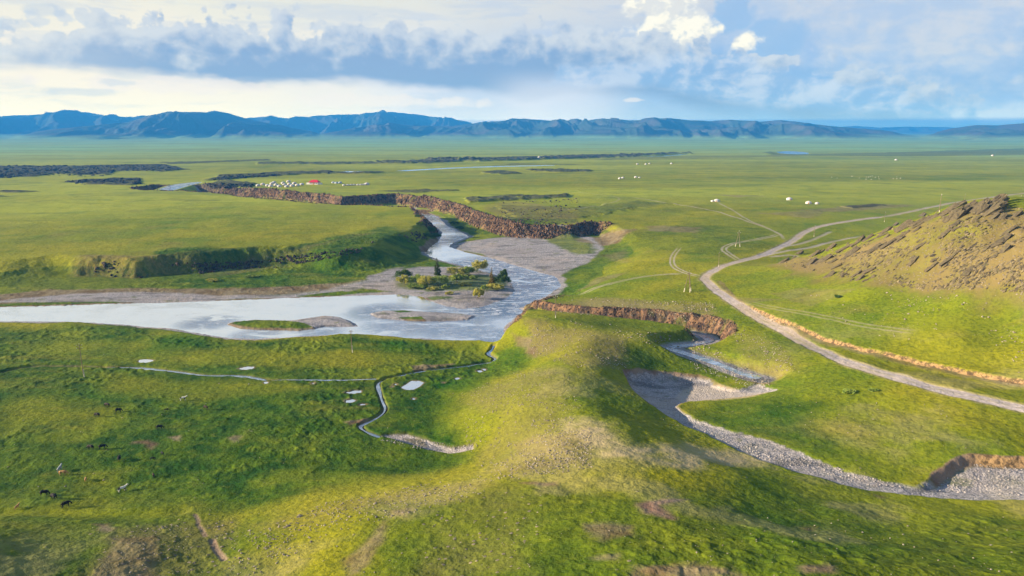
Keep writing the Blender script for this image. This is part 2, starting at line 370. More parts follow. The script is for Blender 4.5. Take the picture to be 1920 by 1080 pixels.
facer = (np.clip((-sdw + 1) / 2, 0, 1) * (1 - sst(-sdw / wd, .9, 1.35))) * sst(wd, 22, 11)
facer *= (np.interp(0, [0], [1]) * ((Z[ix] > 2) | (wd > 4)))
shore = (wd < 5.5)
T0 = tps(X[ix], Y[ix]); shore = shore | (T0 < 3.8); facer = facer * sst(T0, 3.8, 6)
M['rock'][ix] = np.maximum(M['rock'][ix], np.where(shore, 0, facer))
facer = facer * (1 - .45 * ((X[ix] < -180) & (Y[ix] < 560)))
M['rock'][ix] = np.where((X[ix] < -180) & (Y[ix] < 560), M['rock'][ix] * .6, M['rock'][ix])
Z[ix] += np.where(shore, 0, facer) * (ridged(X[ix] + Y[ix] * .4, Y[ix] * .35, 9, 3, 2)) * 1.8 * (kk > .12)
fx = kk < .05
grs = sst(-full[ix] + wig(ix, 12, 3), 3, 6)                                     # gravel near the water, grass away from it
gr = np.where(fx, 1 - grs, 0)
M['gravel'][ix] = np.maximum(M['gravel'][ix], gr)
M['soil'][ix] = np.maximum(M['soil'][ix], .85 * sst(wv, -2.2, -.6) * (kk < .3)); M['lush'][ix] = np.where(kk < .5, .75, M['lush'][ix])
np_isl = (isl > .5)
M['gravel'][np_isl] = 1
for s, v_ in (('424,608 440,604 480,601 540,602 570,608 592,615 560,619 500,618 450,616', 0), ('733,583 760,582 775,586 750,588', 0), ('745,596 790,595 800,601 770,602', 0)):
    ii, si = poly(at(*PX(s).T, .4), 3); q = si > 0; M['gravel'][ii[q]] = v_; M['lush'][ii[q]] = .9
def patch(key, s, v_=1.0, z=None, edge=4.0, nz=12, amp=None, mode='max', seed=0):
    P_ = surf(s) if z is None else at(*PX(s).T, z)
    ii, si = poly(P_, edge * 2 + 2); si = si + wig(ii, nz, edge * .8 if amp is None else amp, 31 + seed)
    k_ = sst(si, -edge * .5, edge * .5) * v_
    if mode == 'max': M[key][ii] = np.maximum(M[key][ii], k_)
    elif mode == 'clear': M[key][ii] *= 1 - k_
    elif mode == 'set': M[key][ii] = M[key][ii] * (1 - k_ / max(v_, 1e-6)) + k_
    return ii, k_
# gravel flats and the grey bank of the left strip
patch('gravel', '690,520 730,510 790,500 860,500 930,515 965,540 940,565 880,582 830,578 790,560 700,556 690,552 740,545 680,540', 1, z=1, edge=3)
patch('gravel', '400,551 520,549 620,540 690,524 730,506 760,500 720,524 640,548 700,552 560,556 480,560 360,566 230,569 0,574 -300,576 -300,562 0,560 100,552 220,547 300,546', .9, z=1.5, edge=5, nz=20)
patch('soil', '400,541 520,538 620,532 690,524 600,545 400,556 300,560 100,562 0,566 -300,566 -300,552 0,550 100,543 220,540 300,540', .75, z=1.5, edge=5, nz=14)
patch('gravel', '-300,572 0,567 120,566 250,565 250,569 120,572 0,576 -300,578', 1, z=.6, edge=2, mode='clear')
patch('gravel', '560,553 640,545 680,547 600,556', 1, z=1, edge=2, mode='clear')
patch('gravel', '380,562 480,557 560,555 560,560 380,567', 1, z=1, edge=2, mode='clear')
patch('gravel', '840,462 870,452 930,446 1000,445 1060,446 1110,450 1128,470 1110,492 1070,505 1050,520 1000,510 930,486', 1, z=1, edge=4)
patch('gravel', '1010,448 1080,448 1115,462 1112,478 1080,482 1050,465', .85, z=1, edge=6, mode='clear')
for s in ('770,392 800,400 860,418 910,440 1000,446 1085,443 1085,436 1000,436 930,430 860,402 800,386', '862,400 900,425 890,442 850,425', '860,465 905,476 912,482 880,478', '915,487 960,498 955,502'):
    patch('gravel', s, .95, z=1, edge=4, mode='clear'); patch('lush', s, 1, z=1, edge=4)
M['pale'][near] = np.maximum(M['pale'][near], M_fg * .30)
for s in ('740,520 800,525 870,512 950,520 950,540 900,545 800,545 745,538', '700,556 760,552 850,556 850,560 760,562 700,560'):
    patch('gravel', s, .8, z=1, edge=5, nz=4, mode='clear')
patch('lush', '300,500 560,490 720,450 800,470 760,500 640,528 520,541 300,535', 1, z=2, edge=10)

# ---- carve channels
def carve(P_, hw, depth, w_, bedz=None, mg=None, key=None, asym=None):
    P_ = smooth(P_); ii = cand(P_, (mg or hw + w_ + 4)); d, par = seg(P_, ii)
    d = d + wig(ii, 5, 1.0, 41) * min(1.2, hw * .35)
    t_ = sst(d, hw, hw + w_)
    if bedz is None: b = Z[ii] - depth
    else: b = np.interp(par / (len(P_) - 1), np.linspace(0, 1, len(bedz)), bedz)
    Z[ii] = np.minimum(Z[ii], b) * (1 - t_) + Z[ii] * t_
    if key:
        for kx, lo, hi, v_ in key: M[kx][ii] = np.maximum(M[kx][ii], sst(d, hi, lo) * v_)
    return ii, d
# the rocky tributary below the bluff
CHN = np.concatenate([at(*PX('962,584 1010,597').T, .5), at(*PX('1060,606 1120,611 1200,617 1270,627 1318,637').T, 2.0), at(*PX('1334,645 1310,653 1262,660 1250,664 1285,676 1345,697 1392,718 1425,727').T, 3.5)])
ii, d = carve(CHN, 4.0, 0, 5.5, bedz=[-.3, .2, .8, 1.5, 2.3, 3.1, 3.9, 4.6, 5.2, 5.6, 6.0, 6.3, 6.5, 6.7, 6.9], key=[('gravel', 3.5, 5.5, 1)])
CSm = smooth(CHN); pr_ = np.argmin(np.hypot(X[ii][:, None] - CSm[None, :, 0], Y[ii][:, None] - CSm[None, :, 1]), 1)
north = sst(Y[ii] - CSm[pr_, 1] + (X[ii] - CSm[pr_, 0]) * .8, -1, 1.5)
rockf = sst(d, 4.0, 5.0) * sst(d, 12, 9) * (.12 + .88 * north) * (1 - .92 * sst(pr_ / len(CSm), .50, .56))
far_side = sst(Y[ii] - np.interp(X[ii], [0, 100], [330, 300]), -40, -5)
M['rock'][ii] = np.maximum(M['rock'][ii], rockf * sst(Y[ii], 262, 276) * (Z[ii] > 3))
M['soil'][ii] = np.maximum(M['soil'][ii], sst(d, 4.0, 5.0) * sst(d, 8, 6) * .3 * sst(Y[ii], 268, 258) * (.15 + .85 * north)); M['speck'][ii] = np.maximum(M['speck'][ii], rockf * .5)
Z[ii] += rockf * ridged(X[ii], Y[ii], 5, 3, 77) * .9
# the dry gravel bed
BED = surf('1170,696 1200,694 1260,699 1310,704 1335,714 1352,726 1385,730 1420,716 1458,732 1400,744 1330,751 1288,751 1274,760 1302,784 1340,797 1400,812 1450,827 1500,845 1550,866 1600,886 1660,900 1720,907 1750,893 1785,866 1825,850 1930,856 2150,866 2150,975 1930,937 1800,932 1700,925 1600,912 1500,885 1420,860 1340,822 1270,788 1215,754 1180,722')
ii, s_ = poly(BED, 6); s_ = s_ + wig(ii, 7, 1.3, 5)
t_ = sst(s_, -.5, 1.8)
dpt = .45 + 2.4 * np.exp(-((X[ii] - BED[0, 0]) ** 2 + (Y[ii] - BED[0, 1]) ** 2) / 30 ** 2) + 1.5 * sst(X[ii], 90, 99) * sst(Y[ii], 137, 142)
bed0 = Z[ii] - dpt * t_
Z[ii] = bed0; M['gravel'][ii] = np.maximum(M['gravel'][ii], sst(s_ + vnoise(X[ii] / 1.3, Y[ii] / 1.3, 8), .1, .9)); M['soil'][ii] = np.maximum(M['soil'][ii], sst(s_, -.6, -.1) * sst(s_, 2.0, 1.2) * sst(dpt, .5, 2.0))
fw = sst(s_, -.9, -.3) * sst(s_, 2.4, 1.4) * sst(dpt, .9, 1.8) * sst(X[ii], 84, 90)
M['orange'][ii] = np.maximum(M['orange'][ii], fw * sst(X[ii], 106, 112)); M['soil'][ii] = np.maximum(M['soil'][ii], fw); M['gravel'][ii] *= 1 - fw  # sunlit stretch of the far wall painted orange, the rest soil
ii, k_ = patch('pale', '1265,735 1300,712 1350,722 1400,735 1450,733 1390,748 1290,752', 1, edge=2)
# gully on the right hillside: raw earth step
GUL = smooth(surf('1352,528 1370,547 1400,572 1440,594 1500,616 1522,622 1560,637 1600,645 1640,655 1700,672 1760,684 1800,693 1920,714 2100,745'))
ii = cand(GUL, 40); d, par = seg(GUL, ii)
dirv = np.gradient(GUL, axis=0); dirv /= np.linalg.norm(dirv, axis=1)[:, None] + 1e-9
pi_ = np.clip(par.astype(int), 0, len(GUL) - 1)
side = (X[ii] - GUL[pi_, 0]) * -dirv[pi_, 1] + (Y[ii] - GUL[pi_, 1]) * dirv[pi_, 0]   # + uphill
sgn = np.where(side > 0, 1, -1) * d + fbm(X[ii], Y[ii], 4, 3, 9) * 1.3
deep = 1.5 * sst(par / (len(GUL) - 1), .12, .3) * (.75 + .5 * vnoise(par / 6, par * 0, 5)) 
down = np.where(sgn < 0, sst(sgn, -16, -3), sst(sgn, 1.5, 0.2))
deep = deep * (.7 + .5 * np.clip(vnoise(par * .35, par * 0, 15) + .5, 0, 1))
Z[ii] -= deep * down
M['orange'][ii] = np.maximum(M['orange'][ii], sst(sgn, -.5, .1) * sst(sgn, 1.6, 1.0) * sst(deep + vnoise(par / 1.7, par * 0, 6), .1, .8))
M['soil'][ii] = np.maximum(M['soil'][ii], .55 * sst(sgn, -4, -1) * sst(sgn, .3, 0))
# dark ruts near the lower left
ii, d = carve(surf('366,968 373,979 371,986 380,996 385,1008'), .12, .10, .7, key=[('soil', .25, .7, .8)])
ii, d = carve(surf('398,1014 402,1024 406,1034 413,1040 420,1050'), .2, .22, .7, key=[('soil', .4, 1.0, .9)])
carve(surf('0,962 80,960 160,966 250,968 330,962'), 1.0, .7, 3)

# ---- meadow streams: (surface level sampled first, ribbons built later)
STREAMS = []
def stream(s, hw, depth=.7, w_=1.0, gh=0, ribbon=True, wet=None):
    P_ = smooth(surf(s)); lev = tps(P_[:, 0], P_[:, 1]) - depth * .55
    ii, d = carve(P_, hw, depth, w_, key=[('gravel', hw + gh, hw + gh + .8, 1.0)] if gh else [('soil', hw + .1, hw + .8, .45)])
    if ribbon: STREAMS.append((P_, hw + w_ * .2))
    return ii
stream('0,700 25,693 60,687 120,685 190,686', .8, .8, 1.4, ribbon=False)
stream('190,687 250,688 290,691 330,695 370,701 400,703 450,703 500,712', .9, .7, .8)
stream('500,712 560,714 640,716 705,714', .4, .5, .8)
stream('926,648 922,656 913,664 930,670 926,677 900,683 880,689 850,693 800,698 760,706 722,713', .6, .9, 1.0)
stream('722,713 707,722 712,738 716,755 724,770 716,784 690,798 672,806 690,818 712,826', .5, .8, .8)
PONDS = []
def pond(s, d=.5, name='pond'):
    P_ = surf(s); zz = float(tps(P_[:, 0], P_[:, 1]).mean()); ii, s_ = poly(P_, 5)
    zl = float(np.median(Z[ii[s_ > -.3]])) - .05 if (s_ > -.3).any() else zz
    t_ = sst(s_, -2.5, -.2)
    Z[ii] = Z[ii] * (1 - t_) + (zl + .04) * t_; t_ = sst(s_, -.1, .7); Z[ii] -= d * t_
    M['soil'][ii] = np.maximum(M['soil'][ii], .6 * sst(s_, -.9, -.1)); PONDS.append((P_, zl))
pond('752,731 764,724 772,719 786,719 795,722 788,728 776,734 762,735')
for cx, cy, rx, ry in ((664, 739, 17, 2.6), (656, 756, 11, 3.2), (680, 764, 8, 1.6), (899, 698, 7, 1.6), (908, 694, 4, 1.4), (858, 712, 5, 1.4), (776, 752, 4, 1.6), (587, 722, 4, 1.6), (499, 719, 5, 1.8), (741, 726, 5, 1.6), (735, 730, 3, 1.2), (832, 720, 3, 1.2), (463, 690, 16, 3), (272, 676, 15, 3)):
    pond(' '.join('%g,%g' % (cx + rx * math.cos(a) * (1 + .15 * math.sin(3 * a + cx)), cy + ry * math.sin(a) + rx * .06 * math.cos(a) * -1) for a in np.linspace(0, 2 * math.pi, 9)[:-1]), .35)
GP = surf('703,822 730,819 765,816 800,824 850,836 892,828 893,842 850,850 800,847 770,840 740,832'); ii, s_ = poly(GP, 4); t_ = sst(s_ + wig(ii, 5, .5), -.4, 1.4)
Z[ii] -= 1.0 * t_; M['gravel'][ii] = np.maximum(M['gravel'][ii], sst(t_, .5, .8)); M['soil'][ii] = np.maximum(M['soil'][ii], t_ * .6)
ii, k_ = patch('gravel', '755,824 790,824 805,835 790,840', .8, edge=1, mode='clear')
patch('soil', '640,798 700,790 690,800 655,806', .8, edge=1.5)
patch('soil', '775,690 850,688 780,700', .7, edge=2)

# ---- road and tracks
def track(s, hw, v_=1.0, soft=.8, twin=None):
    P_ = smooth(surf(s)); ii = cand(P_, hw + 6); d, par = seg(P_, ii)
    if twin: d = np.abs(d - twin)
    d = d + wig(ii, 7, 1.0, 51) * hw * .25
    L_ = len(P_) - 1; tp_ = np.ones(len(ii)) if hw > 2.2 else sst(par, 0, L_ * .12 + 1) * sst(par, L_, L_ - L_ * .12 - 1)
    M['track'][ii] = np.maximum(M['track'][ii], sst(d, hw + soft * .5, hw - soft * .5) * v_ * tp_)
    if hw > 2.1:
        M['pale'][ii] = np.maximum(M['pale'][ii], .6 * sst(d + wig(ii, 5, 1.2, 57), hw + 2.2, hw) * v_)
        M['track'][ii] *= 1 - .4 * sst(np.abs(d - .15), .45, .1) * (vnoise(par * 1.5, par * 0, 8) > -.25)
    if hw > 1.5: Z[ii] -= .22 * sst(d, hw + .8, hw)
track('2150,825 2000,786 1920,766 1850,751 1800,740 1700,714 1600,682 1540,655 1500,632 1440,601 1400,580 1360,555 1328,532 1318,518 1345,502 1380,490 1430,478 1465,463 1490,450 1508,434 1540,422 1600,413 1650,407', 2.5)
track('1650,407 1700,398 1740,388 1800,377 1860,370 1940,360', 2.2, .8, 2)
track('1430,478 1475,470 1520,464 1560,452 1620,441', 1.7, .7, 1.5)
track('1470,462 1500,458 1530,447 1560,432', 1.6, .6, 1.5)
track('1440,481 1500,475 1540,470', 2, .6, 1.2)
track('1180,369 1230,378 1280,385 1340,396 1380,408 1430,425 1465,440 1470,450', 1.1, .65, 1.2)
track('1345,380 1370,392 1400,412 1440,428 1465,442', 1.0, .55, 1.2)
track('1318,518 1285,510 1265,503 1259,490 1262,478 1275,462', .5, .7, .6, twin=1.2)
track('1285,511 1240,514 1190,522 1140,533 1080,548', .7, .55, .6, twin=1.3)
track('1388,489 1370,478 1352,466 1380,455 1440,446 1460,440', .7, .6, .8, twin=1.4)
track('1500,632 1528,640 1580,668 1640,690 1720,712', .9, .5, 1.2)
track('1400,565 1500,588 1600,606 1720,622', .5, .35, .7, twin=1.3)
track('1000,398 1100,392 1180,372 1100,362 1000,356', 1.2, .3, 1.5)

# ---- ground cover patches
for s, v_ in (('-300,606 0,607 230,613 370,629 480,640 640,632 900,646 920,700 870,735 850,800 900,860 800,890 600,915 420,960 300,955 0,955 -300,955', 1.0),
              ('940,640 975,650 985,680 940,705 905,700', .9), ('1180,660 1230,640 1300,640 1330,690 1370,725 1300,704 1180,690', .8),
              ('1290,755 1460,740 1560,760 1500,800 1620,850 1740,890 1700,905 1500,845 1400,812 1300,780', .75), ('980,592 1080,597 1200,606 1310,625 1330,640 1240,645 1100,622 1020,606', .45),
              ('1250,545 1320,535 1400,600 1440,640 1360,640 1300,600', .25), ('1150,440 1300,420 1450,430 1440,470 1340,480 1240,470', .6), ('700,960 1000,915 1500,930 1920,980 2200,1000 2200,1300 700,1300', .72),  # last patch: deeper green foreground, with the knolls' shade painted in
              ('0,962 330,965 420,1000 430,1100 300,1200 -300,1200 -300,960', .8)):
    patch('lush', s, v_, edge=14, nz=25)
# drier olive patches inside the meadow
for s in ('0,640 200,640 300,650 500,655 700,660 880,670 640,690 300,682 0,670', '200,700 420,712 560,730 380,755 180,735', '0,740 120,745 230,770 180,800 0,810', '600,690 640,660 880,668 820,685', '190,905 330,895 340,935 220,945'):
    patch('lush', s, .62, edge=12, nz=22, mode='clear')
for s, v_ in (('1075,790 1110,795 1180,825 1290,840 1390,848 1410,868 1300,885 1200,878 1140,850 1090,815', 1.0), ('1240,840 1300,838 1420,860 1330,858', 1.0), ('1080,560 1250,575 1330,590 1280,600 1100,585', .25)):
    patch('pale', s, v_, edge=9, nz=9)
for s, v_ in (('1195,945 1240,940 1290,940 1250,955 1258,975 1200,968', 1), ('1100,985 1190,985 1195,1010 1130,1015', .6), ('970,906 1040,905 1045,912 975,913', .8), ('1180,1065 1330,1055 1400,1085 1180,1090', .7), ('1340,1050 1380,1060 1400,1100', .6), ('1120,1045 1160,1040 1165,1055', .5),
              ('1490,985 1530,985 1530,1005', .5), ('1500,1068 1560,1068 1570,1085 1500,1085', .8), ('1630,922 1665,930 1650,934', .6), ('170,985 200,985 205,998', .8), ('210,1010 300,1010 290,1090 180,1090', .45), ('650,1050 715,1000 720,985 712,1010 680,1080 650,1085', .55),
              ('735,965 770,960 760,975', .5), ('255,835 280,830 300,838 285,850', .8), ('315,825 335,823 335,832', .8), ('430,828 445,826 440,832', .6),
              ('1080,430 1130,425 1190,430 1160,445 1120,450', .75), ('1210,423 1320,427 1300,437 1220,434', .5), ('1120,470 1170,460 1180,490 1140,480', .35), ('1080,540 1140,525 1180,510 1120,515', .4),
              ('1500,395 1640,382 1720,384 1640,392 1560,398', .5), ('1340,365 1440,368 1380,370', .5), ('1420,400 1560,395 1520,410', .4), ('1600,545 1500,540 1440,550 1520,575', .25),
              ('1330,668 1400,690 1450,720 1430,722 1360,690', .8), ('960,628 1000,640 1005,672 985,660', .6), ('1380,556 1480,560 1400,570', .3)):
    patch('soil', s, v_, edge=2.5 if float(s.split()[0].split(',')[1]) > 500 else 8, nz=6)
# stony speckle zones
for s, v_ in (('980,600 1060,620 1170,640 1180,690 1080,690 1000,660', .9), ('860,740 960,700 1060,690 1090,760 1030,860 930,890 880,860 930,800', .55), ('960,830 1110,800 1110,880 960,890', .8), ('1020,570 1100,560 1340,570 1350,610 1200,590 1050,590', .8),
              ('1380,620 1460,640 1480,700 1400,690', .5), ('480,985 620,950 760,925 900,905 900,915 700,950 560,990 490,1000', .5), ('170,990 430,980 420,1090 180,1090', .5), ('940,410 1080,420 1080,395 960,375 900,385', .6), ('780,940 1000,930 1000,1080 800,1080', .4), ('120,478 380,490 560,470 700,435 560,462 380,478', .5)):
    patch('speck', s, v_, edge=8, nz=14)
# stony hill
HIL = surf('1452,494 1500,483 1600,456 1700,425 1800,395 1850,378 2200,430 2200,600 1920,560 1840,545 1750,545 1650,535 1580,520 1500,505')
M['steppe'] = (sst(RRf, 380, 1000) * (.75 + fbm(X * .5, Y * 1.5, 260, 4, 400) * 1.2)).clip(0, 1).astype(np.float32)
patch('speck', '1452,494 1560,478 1680,440 1800,400 1850,380 1920,395 2200,430 2200,600 1920,565 1840,550 1740,548 1650,538 1580,522 1500,508', 1, edge=10, nz=12)
patch('olive', '1452,494 1560,478 1680,440 1800,400 1850,380 1920,395 2200,430 2200,620 1920,585 1840,570 1740,560 1650,545 1580,530 1500,515', 1, edge=16, nz=12)
# bumps where the strata break the hill surface
ii = cand(HIL, 20); d = poly(HIL, 20); ii, s_ = d
al = (X[ii] * .35 + Y[ii] * .94); ac = (X[ii] * .94 - Y[ii] * .35)
Z[ii] += sst(s_, -5, 25) * (ridged(al / 2.2, ac, 12, 3, 61) * .8 + fbm(X[ii], Y[ii], 4, 3, 62) * .3)

# ---- far plain: dark lava terraces, painted scarp and gully shade, distant rivers
def fpoly(s, z=13.0): return at(*PX(s).T, z)
def lava_shade(s, v_=1, up=2.5, edge=14, nz=45):  # dark cover: lava and plants, plus painted shade of scarps and gullies
    P_ = fpoly(s); ii, si = poly(P_, 60); si = si + wig(ii, nz, edge, 71)
    k_ = sst(si, -edge * .4, edge * .4); M['lava'][ii] = np.maximum(M['lava'][ii], k_ * v_)
    Z[ii] += k_ * (up * .5 + ridged(X[ii], Y[ii], 26, 3, 13) * up * .6)
lava_shade('-200,313 0,311 120,311 200,310 300,308 350,318 300,322 220,320 200,328 100,327 60,333 -200,335', 1)
lava_shade('120,340 180,336 260,334 268,345 240,348 150,347', 1)
lava_shade('-100,356 40,358 75,360 40,362 -100,362', 1)
lava_shade('-100,367 15,370 -100,375', .8)
lava_shade('300,305 400,302 500,299 510,301 420,304 320,308', .8, 2)
lava_shade('410,329 520,323 600,321 720,323 700,326 600,325 500,330 400,338 380,340', .9, 3)
lava_shade('700,303 830,300 900,301 800,306 720,306', 1, 5)
lava_shade('480,305 700,304 780,306 620,308 480,308', .8, 4)  # thin line of shaded scarp and dark plants, painted
lava_shade('800,302 960,297 1100,292 1290,287 1300,289 1220,293 1000,300 900,303', 1, 7, 14, 60)  # long scarp in shade, painted dark together with its plants
lava_shade('960,307 1100,308 1000,311 920,311', .7, 1)
lava_shade('905,322 940,321 975,325 940,328 900,326', .9, 3)
lava_shade('985,318 1050,317 1110,319 1110,322 1050,323 1000,322', .9, 3)
lava_shade('380,345 420,337 480,345 470,350 400,351', .9, 3)
lava_shade('870,372 960,367 1070,366 1065,371 960,376 880,380', .9, 3, 6, 20)  # shadowed gully painted as a dark strip
lava_shade('700,359 800,356 860,357 780,362', .8, 2, 6, 20)  # shade of the side gully put in as dark colour
lava_shade('1440,284 1530,288 1700,285 1920,278 2200,276 2200,290 1920,290 1700,293 1520,291 1440,291', .55, 1.5, 30, 120)
lava_shade('1120,300 1400,296 1500,292 1300,291 1180,294', .35, 1, 30, 120)
lava_shade('1570,388 1640,384 1665,386 1600,391', .8, 1.5, 3, 10)
lava_shade('940,385 1080,390 1200,378 1260,382 1200,390 1080,410 960,412', .35, 1.2, 14, 10)
FARW = []
def farwater(s, zl=12.4):
    P_ = smooth(fpoly(s, zl), 1); ii, si = poly(P_, 80); t_ = sst(si, -25, 0)
    Z[ii] = Z[ii] * (1 - t_) + (zl + .3) * t_; Z[ii] -= 2 * sst(si, -2, 8); M['lava'][ii] *= 1 - t_; FARW.append((P_, zl))
farwater('296,355 318,347 345,343 376,340.5 380,342.5 362,346 345,351 322,358', 12.0)
farwater('740,320 800,316.5 870,313 950,310.6 1040,309.4 1040,311.0 950,312.6 870,315 800,318.8 760,321')
farwater('634,322 660,320.5 690,321.3 660,323.2')
farwater('1208,293 1250,291.2 1290,288 1295,289 1250,293.2 1215,294.2')
farwater('1455,284.5 1480,283 1515,285.5 1518,289 1490,289.5 1462,287.5')
farwater('1745,276.4 1765,275.6 1785,276.4 1765,277.4')
# ---- mountains
Z += (sst(RRf, 3500, 9500) * 12).astype(np.float32)
Z += fbm(X, Y, 900, 4, 91) * 9 * sst(RRf, 2500, 6000)
def rng_line(s, D):
    o = []
    for q in s.split():
        a, b = map(float, q.split(',')); u, v, c = ray(a, b); t_ = D / math.hypot(u, v); o.append((math.atan2(u, v), H + c * t_))
    return np.array(o)
far = np.where(RRf > 5200)[0]; xf, yf, rf, af = X[far], Y[far], RRf[far], AZf[far]
mt = np.zeros(len(far), np.float32)
for s, D, W_, sd2 in (('-250,235 -120,228 0,262 40,252 100,243 180,236 240,230 280,220 315,212 345,214 385,212 402,208 430,213 460,222 500,230 545,241 600,250 640,246 690,236 730,231 780,236 850,236 900,228 960,223 1010,225 1060,226 1130,220 1180,224 1230,223 1290,226 1330,228 1370,226 1420,229 1466,226 1500,229 1560,236 1610,241 1650,244 1690,250 1725,254 1750,250 1780,242 1830,235 1870,236 1920,232 2050,222 2300,228', 9300, 2300, 1),
                      ('-250,225 0,218 60,216 120,210 165,211 200,217 250,219 300,219 450,221 500,219 560,220 620,216 690,214 728,212 760,214 810,218 870,228 930,240 1100,245 1400,250 2300,250', 13000, 2900, 2),
                      ('-250,236 0,238 400,240 800,240 1100,240 1400,240 1560,240 1600,237 1650,240 1700,238 1760,239 1820,241 2300,236', 19000, 3800, 3)):
    L = rng_line(s, D)
    wob = fbm(af * 9, af * 0 + sd2, 1, 3, 100 + sd2) * W_ * .25
    zr = np.interp(af, L[:, 0], L[:, 1], period=2 * math.pi) - 20
    warpx = xf + fbm(xf, yf, 1400, 2, 5) * 500; warpy = yf + fbm(xf, yf, 1400, 2, 6) * 500
    q = np.abs(rf - D - wob) / W_
    prof = np.clip(1 - q, 0, 1)
    rd = ridged(warpx, warpy * .4, 520, 5, 200 + sd2)
    prof = np.clip(prof + prof * (1 - prof) * (rd - .1) * 2.4, 0, 1.0)
    body = prof * zr * (1.0 + (rd - .55) * (.10 + 1.1 * (1 - prof)) ) * .98
    mt = np.maximum(mt, body * np.clip(zr / 60, 0, 1))
Z[far] += np.maximum(mt, 0)
MM = np.zeros(X.shape, np.float32); MM[far] = sst(mt, 3, 45)

# tussock and grass clump relief
nr = np.where(RRf < 1000)[0]
lu = M['lush'][nr] * (1 - M['gravel'][nr]) * (1 - M['track'][nr])
xa = X[nr] * .55 - Y[nr] * .83; ya = X[nr] * .83 + Y[nr] * .55
tus = np.maximum(fbm(X[nr] * .8 + Y[nr] * .6, (Y[nr] * .8 - X[nr] * .6) * .8, 1.7, 3, 301) + .1, 0)
Z[nr] += lu * tus * .48 * (.5 + np.clip(fbm(X[nr], Y[nr], 30, 2, 302) + .4, 0, 1))
Z[nr] += (1 - lu) * fbm(X[nr], Y[nr], 1.6, 3, 303) * .12 * (1 - M['track'][nr])
Z[nr] += M['rock'][nr] * fbm(X[nr], Y[nr], 2.2, 3, 304) * .6
G = Z.reshape(NR, NA)
def hgt(x, y):
    sh_ = np.shape(x); x = np.ravel(x); y = np.ravel(y)
    a = np.interp(np.arctan2(x, y), azs, np.arange(NA)); b = np.interp(np.hypot(x, y), rs, np.arange(NR))
    i = np.clip(a.astype(int), 0, NA - 2); j = np.clip(b.astype(int), 0, NR - 2); fa = a - i; fb = b - j
    z = (G[j, i] * (1 - fa) + G[j, i + 1] * fa) * (1 - fb) + (G[j + 1, i] * (1 - fa) + G[j + 1, i + 1] * fa) * fb
    return z.reshape(sh_)
def hit(P_): return hit0(P_, hgt, 78, 9000)

def mesh_np(name, V_, Fq, mat, smooth_=True, parent=None):
    me = bpy.data.meshes.new(name); V_ = np.ascontiguousarray(V_, np.float32); Fq = np.ascontiguousarray(Fq, np.int32)
    me.vertices.add(len(V_)); me.vertices.foreach_set('co', V_.ravel())
    k_ = Fq.shape[1]; me.loops.add(Fq.size); me.loops.foreach_set('vertex_index', Fq.ravel())
    me.polygons.add(len(Fq)); me.polygons.foreach_set('loop_start', np.arange(0, Fq.size, k_, dtype=np.int32))
    me.polygons.foreach_set('loop_total', np.full(len(Fq), k_, np.int32))
    me.polygons.foreach_set('use_smooth', np.full(len(Fq), smooth_, bool))
    me.update(calc_edges=True)
    if mat: me.materials.append(mat)
    o = bpy.data.objects.new(name, me); COL.objects.link(o)
    if parent: o.parent = parent
    return o
def tag(o, label=None, cat=None, group=None, kind=None):
    if label: o['label'] = label
    if cat: o['category'] = cat
    if group: o['group'] = group
    if kind: o['kind'] = kind
    return o

